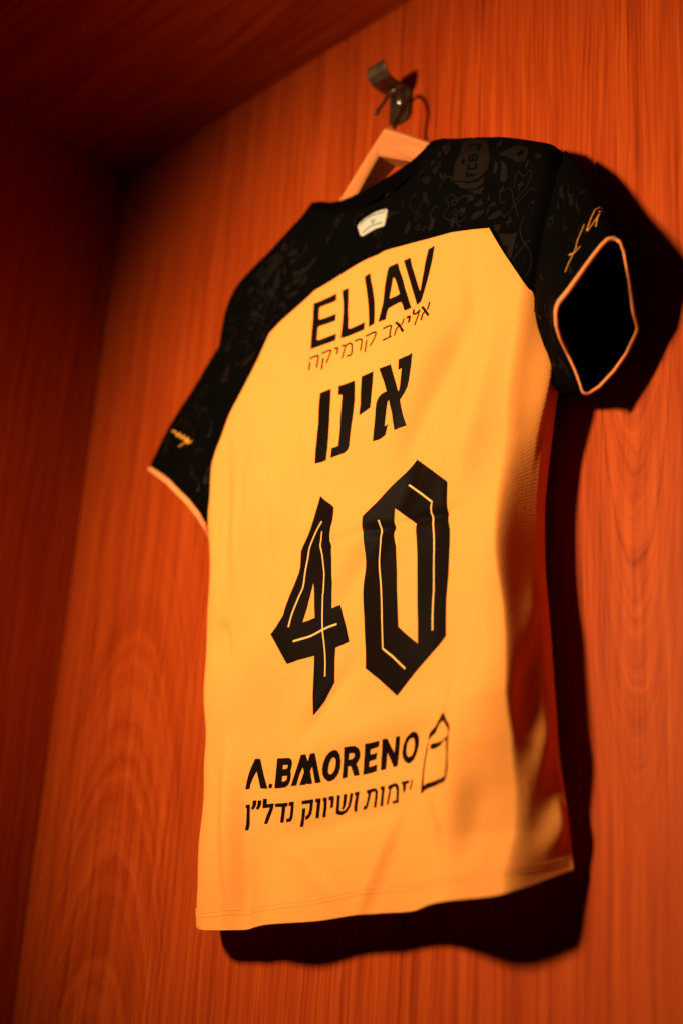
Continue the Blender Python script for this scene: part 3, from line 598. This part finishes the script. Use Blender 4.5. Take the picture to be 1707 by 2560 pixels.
for pts, wd in CURL:
    for dx, dz in ((0, 0), (-.055, .004), (-.115, .006), (-.17, -.006)):
        q = [(x + dx, z + dz) for x, z in pts]
        if okp(q) and above(q): strokes([(q, wd * .9)], .0005, bag2)
for i in range(34):
    c = (rs.uniform(-.30, .10), rs.uniform(1.62, 1.76)); a0 = rs.uniform(0, 6.28); s_ = rs.uniform(.006, .014)
    q = [(c[0] + s_ * t * math.cos(a0 + 2.4 * t), c[1] + s_ * t * math.sin(a0 + 2.4 * t)) for t in np.linspace(.2, 1.4, 12)]
    if okp(q) and above(q) and not (-.17 < c[0] < -.09 and 1.69 < c[1] < 1.75): strokes([(q, .0018)], .0004, bag2)
for i in range(90):
    # small drops and leaves between the larger motifs
    c = (rs.uniform(-.31, .13), rs.uniform(1.60, 1.78)); a0 = rs.uniform(0, 6.28); s_ = rs.uniform(.004, .010)
    q = [(c[0] + s_ * (math.cos(a) * math.cos(a0) - .42 * math.sin(a) * (1 - .6 * math.cos(a)) * math.sin(a0)), c[1] + s_ * (math.cos(a) * math.sin(a0) + .42 * math.sin(a) * (1 - .6 * math.cos(a)) * math.cos(a0))) for a in np.linspace(0, 6.28, 17)[:-1]]
    if okp(q) and above(q) and not (-.165 < c[0] < -.085 and 1.69 < c[1] < 1.755) and not (c[0] > .02 and c[1] > 1.70): prints([(q, [])], .0004, .004, bag2)
mesh_obj('tonal_pattern', bag.v, bag.f, TONE, yoke); mesh_obj('tonal_pattern', bag2.v, bag2.f, TONE2, yoke)
bag = strokes([([(0.0792,1.7236),(0.0892,1.7214)],0.00227),([(0.0792,1.7236),(0.0787,1.7292)],0.00228),([(0.0837,1.7226),(0.0832,1.7262)],0.00202),([(0.0809,1.7371),(0.0806,1.7318),(0.0914,1.7291),(0.0905,1.735)],0.00229),([(0.0815,1.7418),(0.0918,1.7391),(0.0916,1.7455),(0.0858,1.7482),(0.0824,1.7489),(0.0815,1.7418)],0.00223),([(0.0863,1.7406),(0.0859,1.7478)],0.00212),([(0.078,1.7645),(0.0871,1.7633),(0.0914,1.7597),(0.093,1.7549),(0.0905,1.7542)],0.00329),([(0.0711,1.7456),(0.075,1.744)],0.00294),([(0.0728,1.7469),(0.0734,1.7424)],0.00294)], .0009, None, False); mesh_obj('crest_lettering', bag.v, bag.f, BLACK, yoke)

# patch under the collar
bag = prints([([(-0.0911,1.7346),(-0.0897,1.7376),(-0.0797,1.7418),(-0.0681,1.7436),(-0.0574,1.7432),(-0.0481,1.7408),(-0.0451,1.737),(-0.045,1.7285),(-0.0456,1.7173),(-0.0471,1.7162),(-0.0593,1.7186),(-0.0688,1.718),(-0.0789,1.7169),(-0.0826,1.7179),(-0.0852,1.7209),(-0.0889,1.729)],[])], .0012, .004); fl = mesh_obj('flag_patch', bag.v, bag.f, WHITE, shirt)
sd = fl.modifiers.new('thickness', 'SOLIDIFY'); sd.thickness = .0010; sd.offset = -1
for s1 in [([(-0.0868,1.7352),(-0.078,1.7393),(-0.0663,1.7404),(-0.0498,1.7371)],0.00191),([(-0.0806,1.7219),(-0.0717,1.7253),(-0.0622,1.7254),(-0.0514,1.7224)],0.00201)]:
    bag = strokes([s1], .0015); mesh_obj('flag_stripe', bag.v, bag.f, BLUEGREEN, fl)
bag = strokes([([(-0.0704,1.7328),(-0.0651,1.7337)],0.0008),([(-0.0651,1.7337),(-0.0653,1.7287)],0.00081),([(-0.0653,1.7287),(-0.0704,1.7328)],0.0008),([(-0.0696,1.7346),(-0.0639,1.7307)],0.0008),([(-0.0639,1.7307),(-0.0679,1.7291)],0.00081),([(-0.0679,1.7291),(-0.0696,1.7346)],0.0008)], .0016); mesh_obj('flag_star', bag.v, bag.f, BLUEGREEN, fl)

# lettering and numbers
def part(name, bag, mat, parent=shirt): return mesh_obj(name, bag.v, bag.f, mat, parent)
part('sponsor_lettering', prints([([(-0.1455,1.593),(-0.1466,1.6094),(-0.1474,1.6211),(-0.1484,1.6318),(-0.1506,1.6437),(-0.1528,1.6569),(-0.142,1.6554),(-0.1285,1.6546),(-0.1184,1.6538),(-0.1131,1.6539),(-0.1115,1.6444),(-0.1184,1.6443),(-0.1312,1.6461),(-0.1384,1.6469),(-0.1413,1.646),(-0.1403,1.6384),(-0.1391,1.6307),(-0.1359,1.6284),(-0.1226,1.6269),(-0.1099,1.6258),(-0.11,1.6176),(-0.1214,1.6182),(-0.1348,1.6197),(-0.1383,1.6189),(-0.1379,1.6111),(-0.1378,1.6032),(-0.1338,1.6008),(-0.1196,1.6006),(-0.1071,1.5999),(-0.1079,1.5922),(-0.1189,1.5924),(-0.1314,1.5929),(-0.1391,1.5931)],[]),([(-0.1028,1.6531),(-0.0918,1.6517),(-0.0902,1.6344),(-0.0899,1.6227),(-0.0886,1.6115),(-0.0884,1.6001),(-0.0845,1.5979),(-0.0722,1.5972),(-0.0609,1.5969),(-0.0616,1.5884),(-0.0743,1.5892),(-0.0887,1.5901),(-0.0994,1.5918),(-0.0988,1.5995),(-0.0976,1.6117),(-0.0974,1.6231),(-0.0984,1.6351),(-0.1009,1.6453)],[]),([(-0.0665,1.6571),(-0.0572,1.6569),(-0.0549,1.6476),(-0.051,1.6351),(-0.047,1.6177),(-0.0457,1.6046),(-0.0448,1.5891),(-0.0534,1.5884),(-0.0539,1.5976),(-0.055,1.6081),(-0.0571,1.6215),(-0.0608,1.6388)],[]),([(-0.0381,1.5885),(-0.0356,1.5976),(-0.0331,1.6101),(-0.0327,1.6188),(-0.0327,1.6291),(-0.0316,1.6409),(-0.0303,1.6502),(-0.0287,1.6541),(-0.0167,1.6547),(-0.0134,1.6447),(-0.0079,1.6318),(-0.0025,1.617),(0.004,1.6022),(0.0105,1.588),(0.0011,1.5878),(-0.0026,1.5962),(-0.0056,1.6015),(-0.0104,1.602),(-0.017,1.6012),(-0.0247,1.6002),(-0.0259,1.5952),(-0.0267,1.5872)],[[(-0.022,1.6378),(-0.0227,1.6294),(-0.024,1.6189),(-0.0245,1.6133),(-0.0227,1.612),(-0.0148,1.612),(-0.0093,1.6129),(-0.0133,1.6228),(-0.0172,1.6326),(-0.0197,1.6376)]]),([(-0.008,1.6545),(0.0008,1.655),(0.0036,1.6444),(0.0083,1.6324),(0.0135,1.6195),(0.0188,1.6074),(0.0206,1.6057),(0.0212,1.6185),(0.0228,1.6391),(0.0264,1.6553),(0.0351,1.6564),(0.0329,1.6408),(0.0293,1.6205),(0.0261,1.603),(0.0235,1.5913),(0.0185,1.5889),(0.0153,1.5967),(0.008,1.6131),(0.0007,1.6313),(-0.005,1.6462)],[])], .0006), INK)
part('small_lettering', strokes([([(0.0269,1.5827),(0.03,1.5789),(0.0362,1.57)],0.00261),([(0.0362,1.5856),(0.0357,1.5816),(0.0346,1.5773)],0.00167),([(0.0314,1.5761),(0.0288,1.5736),(0.0273,1.5669)],0.00166),([(0.0151,1.5838),(0.0154,1.5787),(0.0192,1.5778),(0.0237,1.5801)],0.00215),([(0.0229,1.5794),(0.0223,1.5744),(0.0191,1.5635)],0.00137),([(0.0065,1.5771),(0.0102,1.5773),(0.0103,1.5739),(0.0101,1.5703)],0.00236),([(-0.0092,1.5765),(-0.0041,1.5717),(0.0029,1.5616)],0.00267),([(0.002,1.5774),(0.0013,1.5734),(-0.0006,1.5705)],0.00151),([(-0.0047,1.5702),(-0.0075,1.5672),(-0.0089,1.5609)],0.0016),([(-0.0282,1.5764),(-0.0166,1.5757),(-0.0165,1.5685),(-0.0165,1.5632)],0.00182),([(-0.0264,1.5612),(-0.0144,1.5614)],0.0018),([(-0.057,1.5783),(-0.041,1.5772),(-0.0424,1.5692),(-0.0479,1.563)],0.0018),([(-0.0553,1.5722),(-0.0563,1.5591)],0.0018),([(-0.0751,1.5792),(-0.0705,1.5792),(-0.0659,1.5781),(-0.0636,1.5755),(-0.0638,1.5693),(-0.0645,1.5639)],0.00187),([(-0.0968,1.5811),(-0.0915,1.5798),(-0.0929,1.574),(-0.0948,1.5658)],0.00176),([(-0.0923,1.5794),(-0.0853,1.5801),(-0.0814,1.5782),(-0.0799,1.5745),(-0.08,1.5651),(-0.0869,1.5653)],0.00187),([(-0.108,1.5819),(-0.1037,1.5811),(-0.1033,1.5787),(-0.1039,1.5742)],0.00206),([(-0.1274,1.5822),(-0.1143,1.5819),(-0.1162,1.5746),(-0.1196,1.5676)],0.00187),([(-0.125,1.5751),(-0.1261,1.5621)],0.00199),([(-0.1454,1.581),(-0.1347,1.5817),(-0.133,1.5794),(-0.1332,1.5726),(-0.1339,1.5666)],0.00198),([(-0.1449,1.5761),(-0.1457,1.5671)],0.00197)], .0006), INK)
part('name_lettering', prints([([(-0.116,1.4416),(-0.1155,1.4681),(-0.1166,1.4896),(-0.1205,1.5083),(-0.1222,1.5194),(-0.1231,1.5307),(-0.1063,1.5304),(-0.1042,1.5186),(-0.1014,1.5019),(-0.0989,1.4857),(-0.0976,1.4686),(-0.0978,1.4549),(-0.0995,1.4411),(-0.1054,1.4406)],[]),([(-0.0926,1.442),(-0.0915,1.4528),(-0.0864,1.4527),(-0.0824,1.4529),(-0.0817,1.4611),(-0.0813,1.4723),(-0.0825,1.4875),(-0.0833,1.5004),(-0.0849,1.5147),(-0.0887,1.5173),(-0.0917,1.5175),(-0.0936,1.5295),(-0.0812,1.5282),(-0.0682,1.5274),(-0.0659,1.5159),(-0.0642,1.5019),(-0.0646,1.4872),(-0.0659,1.4738),(-0.0672,1.4606),(-0.068,1.4497),(-0.0697,1.4458),(-0.0738,1.4433),(-0.0831,1.4424)],[]),([(-0.0557,1.4819),(-0.0545,1.494),(-0.0555,1.5082),(-0.056,1.5184),(-0.0568,1.5283),(-0.0475,1.5278),(-0.0382,1.5276),(-0.038,1.5146),(-0.0392,1.4989),(-0.0404,1.4864),(-0.0472,1.4842)],[]),([(-0.0361,1.4471),(-0.0348,1.4601),(-0.0332,1.4721),(-0.0326,1.4812),(-0.0315,1.4887),(-0.0285,1.4936),(-0.0234,1.4968),(-0.0164,1.4973),(-0.02,1.5086),(-0.0248,1.5198),(-0.0285,1.5275),(-0.0191,1.5268),(-0.0111,1.5264),(-0.008,1.5166),(-0.0045,1.5061),(-0.0008,1.4934),(0.0006,1.492),(0.0023,1.4963),(0.0037,1.5059),(0.005,1.5168),(0.0028,1.5171),(0.0002,1.5165),(0.0005,1.5282),(0.0086,1.5288),(0.0142,1.5291),(0.0185,1.5302),(0.0172,1.5167),(0.0145,1.502),(0.0121,1.4943),(0.0079,1.4886),(0.0017,1.4827),(0.0027,1.4749),(0.0045,1.4649),(0.0069,1.454),(-0.0004,1.4529),(-0.007,1.4519),(-0.0082,1.4597),(-0.0096,1.4715),(-0.0123,1.4815),(-0.0134,1.4872),(-0.0156,1.4855),(-0.0169,1.4805),(-0.0189,1.4696),(-0.0202,1.46),(-0.0186,1.4591),(-0.0157,1.4606),(-0.0177,1.4547),(-0.0193,1.4496),(-0.0248,1.4474),(-0.0304,1.4467)],[])], .0006), INK)
d4 = part('number_digit', prints([([(-0.1079,1.4032),(-0.1007,1.3965),(-0.091,1.3892),(-0.0868,1.385),(-0.087,1.3782),(-0.0878,1.3701),(-0.0902,1.3639),(-0.0912,1.356),(-0.0923,1.3493),(-0.0877,1.3417),(-0.0856,1.3267),(-0.0852,1.3101),(-0.0847,1.3016),(-0.0856,1.2908),(-0.086,1.2748),(-0.0857,1.2745),(-0.0802,1.2757),(-0.0749,1.2765),(-0.0704,1.2643),(-0.0654,1.2516),(-0.0632,1.2442),(-0.0603,1.2352),(-0.0701,1.2337),(-0.0796,1.2324),(-0.0799,1.2223),(-0.0797,1.2096),(-0.0809,1.1973),(-0.0873,1.1892),(-0.0937,1.1801),(-0.0998,1.174),(-0.1082,1.167),(-0.1073,1.1789),(-0.1076,1.1979),(-0.1079,1.2141),(-0.108,1.2286),(-0.1186,1.2281),(-0.1311,1.2275),(-0.1388,1.2263),(-0.1458,1.2259),(-0.1525,1.2362),(-0.1632,1.2526),(-0.1698,1.2612),(-0.1621,1.2673),(-0.1521,1.2786),(-0.1506,1.2851),(-0.1454,1.2992),(-0.1397,1.3118),(-0.1355,1.3228),(-0.1343,1.3295),(-0.1351,1.3388),(-0.1359,1.3474),(-0.1337,1.3524),(-0.1251,1.3656),(-0.1198,1.3766),(-0.1142,1.3888),(-0.1098,1.3979)],[[(-0.1116,1.3079),(-0.1146,1.2964),(-0.117,1.2868),(-0.116,1.2921),(-0.1188,1.2812),(-0.1225,1.2713),(-0.1247,1.2661),(-0.1158,1.2669),(-0.1079,1.2684),(-0.1086,1.2788),(-0.1093,1.2921),(-0.1098,1.2988)]])], .0006), INK); d4['label'] = 'black numeral four'
part('digit_inline', strokes([([(-0.1046,1.3731),(-0.1131,1.3638),(-0.1216,1.3487),(-0.123,1.3373),(-0.1249,1.3231),(-0.1258,1.3061),(-0.1296,1.2973),(-0.1303,1.2962),(-0.1381,1.2794),(-0.1409,1.2712),(-0.1427,1.2645)],0.00211),([(-0.1032,1.3616),(-0.1043,1.3528),(-0.1055,1.347),(-0.1004,1.3358),(-0.096,1.3172),(-0.0954,1.3077),(-0.0962,1.2928),(-0.0969,1.2897),(-0.0973,1.2703),(-0.097,1.2535),(-0.0951,1.241),(-0.0931,1.2278),(-0.0918,1.2147),(-0.0914,1.2044)],0.00166),([(-0.1356,1.2478),(-0.1252,1.2486),(-0.1123,1.2498),(-0.0977,1.2536),(-0.0878,1.2555),(-0.0784,1.2564)],0.00211)], .0010), INLINE, d4)
d0 = part('number_digit', prints([([(-0.0422,1.3635),(-0.0238,1.3756),(-0.0009,1.3942),(0.0231,1.4114),(0.0541,1.3875),(0.0738,1.3704),(0.0716,1.343),(0.0778,1.3197),(0.0796,1.2746),(0.0786,1.2479),(0.0796,1.2116),(0.0612,1.1994),(0.0405,1.1844),(0.0152,1.1649),(-0.01,1.1855),(-0.0317,1.2011),(-0.0365,1.2412),(-0.0421,1.2952),(-0.0422,1.339),(-0.0434,1.3515)],[[(-0.0056,1.3658),(0.0144,1.3508),(0.0295,1.3387),(0.0346,1.286),(0.0422,1.2323),(0.0432,1.2109),(0.0295,1.2217),(0.0154,1.2336),(0.0082,1.2744),(0.0037,1.3209),(-0.0062,1.3504)]])], .0006), INK); d0['label'] = 'black numeral nought'
part('digit_inline', strokes([([(-0.0237,1.3556),(-0.0215,1.3282),(-0.0144,1.2881),(-0.0097,1.2471),(-0.0052,1.2153),(0.0107,1.2036),(0.0266,1.1895)],0.00194),([(0.0131,1.3861),(0.038,1.3678),(0.0526,1.3553),(0.0499,1.3453),(0.0532,1.3304),(0.0561,1.2984),(0.0606,1.2624),(0.0617,1.2208)],0.00191)], .0010, None, False), INLINE, d0)
part('sponsor_lettering', prints([([(-0.2028,1.1029),(-0.2011,1.1118),(-0.1989,1.1192),(-0.1951,1.1272),(-0.1915,1.1336),(-0.1838,1.1325),(-0.1799,1.1238),(-0.1741,1.1116),(-0.1678,1.0993),(-0.1783,1.1007),(-0.1828,1.1108),(-0.1873,1.1202),(-0.1924,1.1134),(-0.196,1.1073),(-0.197,1.1029)],[]),([(-0.1665,1.1014),(-0.1653,1.1036),(-0.163,1.1041),(-0.1609,1.1024),(-0.1613,1.1001),(-0.1633,1.0989),(-0.1656,1.0997)],[]),([(-0.1572,1.0983),(-0.1568,1.1094),(-0.1565,1.1192),(-0.1565,1.129),(-0.1454,1.1276),(-0.1371,1.1266),(-0.134,1.1248),(-0.1325,1.1217),(-0.133,1.1172),(-0.1345,1.1131),(-0.1338,1.109),(-0.1344,1.1039),(-0.1371,1.0998),(-0.1413,1.0977),(-0.1478,1.0976)],[[(-0.1467,1.1208),(-0.1467,1.1164),(-0.1418,1.116),(-0.1392,1.1165),(-0.1385,1.119),(-0.1396,1.1201)],[(-0.1469,1.1095),(-0.1472,1.1038),(-0.1429,1.1036),(-0.1398,1.1046),(-0.139,1.1077),(-0.1401,1.1092)]]),([(-0.1332,1.0977),(-0.1282,1.1076),(-0.1236,1.1165),(-0.1188,1.1272),(-0.1114,1.1264),(-0.1095,1.1225),(-0.1076,1.1184),(-0.1055,1.1222),(-0.1037,1.1257),(-0.0964,1.1253),(-0.0942,1.1167),(-0.0918,1.1052),(-0.0894,1.096),(-0.0975,1.0961),(-0.099,1.1037),(-0.101,1.1136),(-0.1044,1.1088),(-0.1033,1.103),(-0.1019,1.0963),(-0.1097,1.0967),(-0.1103,1.098),(-0.1121,1.0965),(-0.1206,1.0971),(-0.1172,1.1023),(-0.1135,1.1091),(-0.1146,1.1121),(-0.1156,1.1147),(-0.1195,1.1096),(-0.1229,1.1031),(-0.1255,1.0974)],[]),([(-0.0864,1.1082),(-0.0844,1.1135),(-0.08,1.119),(-0.0748,1.1222),(-0.07,1.1237),(-0.0656,1.1237),(-0.0631,1.1228),(-0.0608,1.1189),(-0.0608,1.113),(-0.0618,1.107),(-0.0652,1.1007),(-0.0706,1.0965),(-0.0769,1.0952),(-0.0804,1.0961),(-0.0843,1.0993),(-0.0864,1.1033)],[[(-0.0783,1.1072),(-0.0763,1.1124),(-0.0731,1.1162),(-0.0693,1.1176),(-0.0685,1.1172),(-0.0664,1.1148),(-0.0668,1.1113),(-0.0687,1.106),(-0.0721,1.1025),(-0.0748,1.1015),(-0.0778,1.1028),(-0.0785,1.1047)]]),([(-0.0598,1.096),(-0.058,1.1066),(-0.0538,1.1247),(-0.0476,1.1248),(-0.0405,1.1244),(-0.0366,1.1221),(-0.0353,1.1184),(-0.0362,1.1138),(-0.0389,1.1102),(-0.0414,1.108),(-0.0394,1.1033),(-0.0376,1.0969),(-0.0443,1.0965),(-0.0464,1.1016),(-0.0483,1.1066),(-0.0522,1.1068),(-0.0529,1.1023),(-0.0535,1.0963)],[[(-0.0491,1.1188),(-0.0509,1.1127),(-0.0466,1.1127),(-0.0437,1.1137),(-0.0423,1.1156),(-0.0425,1.118),(-0.0444,1.1185)]]),([(-0.0329,1.0965),(-0.0314,1.1096),(-0.0276,1.1249),(-0.0187,1.125),(-0.0095,1.1256),(-0.0115,1.1206),(-0.0174,1.1199),(-0.0222,1.1193),(-0.0235,1.1144),(-0.0191,1.1145),(-0.0145,1.1153),(-0.0162,1.1098),(-0.0205,1.109),(-0.025,1.1086),(-0.0256,1.1028),(-0.0207,1.1032),(-0.0155,1.1044),(-0.0159,1.0981),(-0.0239,1.0969)],[]),([(-0.0104,1.0981),(-0.0094,1.1094),(-0.0052,1.1262),(0.0011,1.1262),(0.0042,1.1188),(0.0082,1.1118),(0.0104,1.1185),(0.0129,1.1258),(0.0183,1.1261),(0.0148,1.1131),(0.0122,1.0994),(0.0071,1.0985),(0.0024,1.1072),(-0.0013,1.1143),(-0.0028,1.1061),(-0.0039,1.0983)],[]),([(0.0194,1.1106),(0.0218,1.1174),(0.0275,1.1234),(0.0346,1.1263),(0.0392,1.1267),(0.0425,1.125),(0.0445,1.12),(0.0438,1.1143),(0.0409,1.1076),(0.0361,1.1013),(0.0314,1.099),(0.0276,1.0989),(0.0228,1.1017),(0.02,1.1057)],[[(0.0251,1.1127),(0.0269,1.1177),(0.0307,1.1212),(0.0353,1.1219),(0.038,1.12),(0.0384,1.1152),(0.0371,1.1101),(0.0342,1.1058),(0.0299,1.1047),(0.0266,1.1059),(0.0252,1.1091)]])], .0006), INK)
part('small_lettering', prints([([(-0.2017,1.0611),(-0.2008,1.0668),(-0.2006,1.0739),(-0.2004,1.0835),(-0.2017,1.0834),(-0.2019,1.087),(-0.1959,1.0868),(-0.196,1.0754),(-0.1955,1.0695),(-0.1957,1.0657),(-0.1974,1.0609)],[]),([(-0.1898,1.0898),(-0.1831,1.089),(-0.1836,1.0841),(-0.1885,1.08),(-0.1934,1.0821),(-0.1903,1.0848)],[]),([(-0.1809,1.0886),(-0.1753,1.088),(-0.1757,1.0832),(-0.1795,1.0787),(-0.1832,1.0805),(-0.181,1.0835)],[]),([(-0.1729,1.0894),(-0.1674,1.0888),(-0.1674,1.0832),(-0.157,1.0831),(-0.1584,1.0772),(-0.1616,1.0704),(-0.1652,1.0635),(-0.1696,1.0636),(-0.1669,1.0703),(-0.1621,1.0795),(-0.1729,1.0798)],[]),([(-0.155,1.0826),(-0.1462,1.082),(-0.1376,1.0817),(-0.1381,1.0782),(-0.1409,1.0782),(-0.1419,1.0705),(-0.1433,1.0628),(-0.1477,1.063),(-0.1463,1.0709),(-0.1454,1.0784),(-0.155,1.0793)],[]),([(-0.1358,1.0819),(-0.1289,1.0819),(-0.1299,1.0724),(-0.1311,1.0663),(-0.1334,1.0631),(-0.1394,1.0625),(-0.1394,1.0662),(-0.1359,1.0658),(-0.1344,1.0679),(-0.1336,1.0734),(-0.1331,1.0784),(-0.1361,1.0782)],[]),([(-0.1174,1.0812),(-0.1009,1.0809),(-0.1022,1.0737),(-0.1045,1.0673),(-0.1081,1.064),(-0.1133,1.0622),(-0.1128,1.0656),(-0.1091,1.0672),(-0.107,1.0712),(-0.1058,1.0776),(-0.1177,1.078)],[]),([(-0.117,1.0736),(-0.1127,1.0737),(-0.1142,1.0659),(-0.1175,1.0565),(-0.1218,1.0565),(-0.1188,1.0639)],[]),([(-0.0977,1.0809),(-0.09,1.0804),(-0.0917,1.0713),(-0.0944,1.0623),(-0.0989,1.0622),(-0.0967,1.07),(-0.0954,1.0776),(-0.0978,1.0775)],[]),([(-0.0866,1.0804),(-0.0811,1.0803),(-0.0819,1.0701),(-0.0845,1.062),(-0.0888,1.062),(-0.0861,1.07),(-0.0854,1.0771),(-0.0869,1.0771)],[]),([(-0.0783,1.0806),(-0.071,1.0804),(-0.0715,1.0743),(-0.0726,1.0696),(-0.0764,1.0694),(-0.0752,1.0771),(-0.0785,1.077)],[]),([(-0.069,1.0633),(-0.0672,1.0714),(-0.0665,1.0804),(-0.0626,1.0802),(-0.0634,1.0716),(-0.0643,1.0662),(-0.0609,1.0646),(-0.0559,1.065),(-0.0517,1.0684),(-0.0499,1.0737),(-0.049,1.0803),(-0.0454,1.0802),(-0.0467,1.0733),(-0.0491,1.0675),(-0.0543,1.063),(-0.0613,1.0611),(-0.0662,1.062)],[]),([(-0.0577,1.0804),(-0.0533,1.0801),(-0.0543,1.073),(-0.0556,1.0689),(-0.058,1.0664),(-0.061,1.0662),(-0.059,1.0692),(-0.0581,1.0746)],[]),([(-0.0429,1.0806),(-0.0369,1.0807),(-0.0384,1.0724),(-0.0397,1.0674),(-0.0401,1.0623),(-0.0439,1.0622),(-0.0431,1.0686),(-0.0411,1.0776),(-0.0429,1.0775)],[]),([(-0.0275,1.0807),(-0.023,1.0812),(-0.0181,1.0818),(-0.0146,1.0807),(-0.013,1.0774),(-0.0135,1.072),(-0.0154,1.0636),(-0.0181,1.0633),(-0.0168,1.0694),(-0.0159,1.0759),(-0.0167,1.0788),(-0.0196,1.0785),(-0.022,1.0779),(-0.0234,1.0719),(-0.026,1.0656),(-0.0282,1.0632),(-0.0316,1.0626),(-0.0311,1.0659),(-0.0285,1.0659),(-0.0267,1.0699),(-0.0251,1.077),(-0.0271,1.0778)],[]),([(-0.0097,1.0821),(-0.0043,1.0822),(-0.005,1.0741),(-0.0065,1.0638),(-0.0098,1.0638),(-0.0083,1.072),(-0.0075,1.0792),(-0.0095,1.0793)],[]),([(0.0004,1.0813),(0.0055,1.0827),(0.0113,1.083),(0.0144,1.0806),(0.0157,1.0762),(0.0146,1.0642),(0.0068,1.0642),(0.0071,1.0666),(0.012,1.0665),(0.0127,1.0748),(0.011,1.0798),(0.0071,1.0798),(0.0045,1.0783),(0.0033,1.0724),(0.0008,1.0641),(-0.0013,1.0641),(0.0009,1.0709),(0.0025,1.078),(0.0007,1.0788)],[]),([(0.0192,1.0829),(0.0246,1.0828),(0.0301,1.0826),(0.0295,1.0801),(0.0252,1.0802),(0.0252,1.076),(0.0229,1.0716),(0.0216,1.0747),(0.021,1.0802),(0.0193,1.0811)],[]),([(0.0336,1.0828),(0.0352,1.0826),(0.0339,1.0783),(0.0321,1.074),(0.0304,1.0744),(0.0325,1.0785)],[])], .0006, .003), INK)
part('sponsor_emblem', prints([([(0.0487,1.0673),(0.0495,1.0721),(0.0505,1.0798),(0.0512,1.0885),(0.0533,1.0992),(0.0561,1.1083),(0.0588,1.1149),(0.0609,1.1208),(0.0646,1.1232),(0.0706,1.125),(0.0754,1.1283),(0.0828,1.1331),(0.09,1.1334),(0.1005,1.1255),(0.1108,1.1161),(0.1124,1.1118),(0.1118,1.1088),(0.1111,1.1046),(0.1112,1.0969),(0.1107,1.0893),(0.1109,1.0817),(0.1107,1.0761),(0.1089,1.0696),(0.107,1.0654),(0.1022,1.0644),(0.0898,1.0659),(0.0714,1.0686),(0.0578,1.0692),(0.0519,1.0675)],[[(0.0535,1.0744),(0.0529,1.0825),(0.0535,1.0888),(0.0546,1.0969),(0.0576,1.108),(0.0591,1.1148),(0.0616,1.1167),(0.0662,1.1183),(0.0718,1.1195),(0.075,1.1231),(0.0796,1.1259),(0.0879,1.1261),(0.0998,1.1201),(0.1093,1.1121),(0.1108,1.1086),(0.1089,1.1043),(0.1085,1.0974),(0.1092,1.0884),(0.1087,1.079),(0.107,1.0695),(0.1003,1.0687),(0.08,1.0723),(0.0653,1.0739),(0.0583,1.0742),(0.0558,1.073)]]),([(0.0627,1.1072),(0.0633,1.1099),(0.0665,1.1104),(0.0758,1.1088),(0.1003,1.1033),(0.1089,1.1043),(0.1088,1.102),(0.1006,1.1022),(0.0949,1.1009),(0.0809,1.1033),(0.0717,1.1042),(0.0642,1.1056)],[])], .0006, .003), INK)
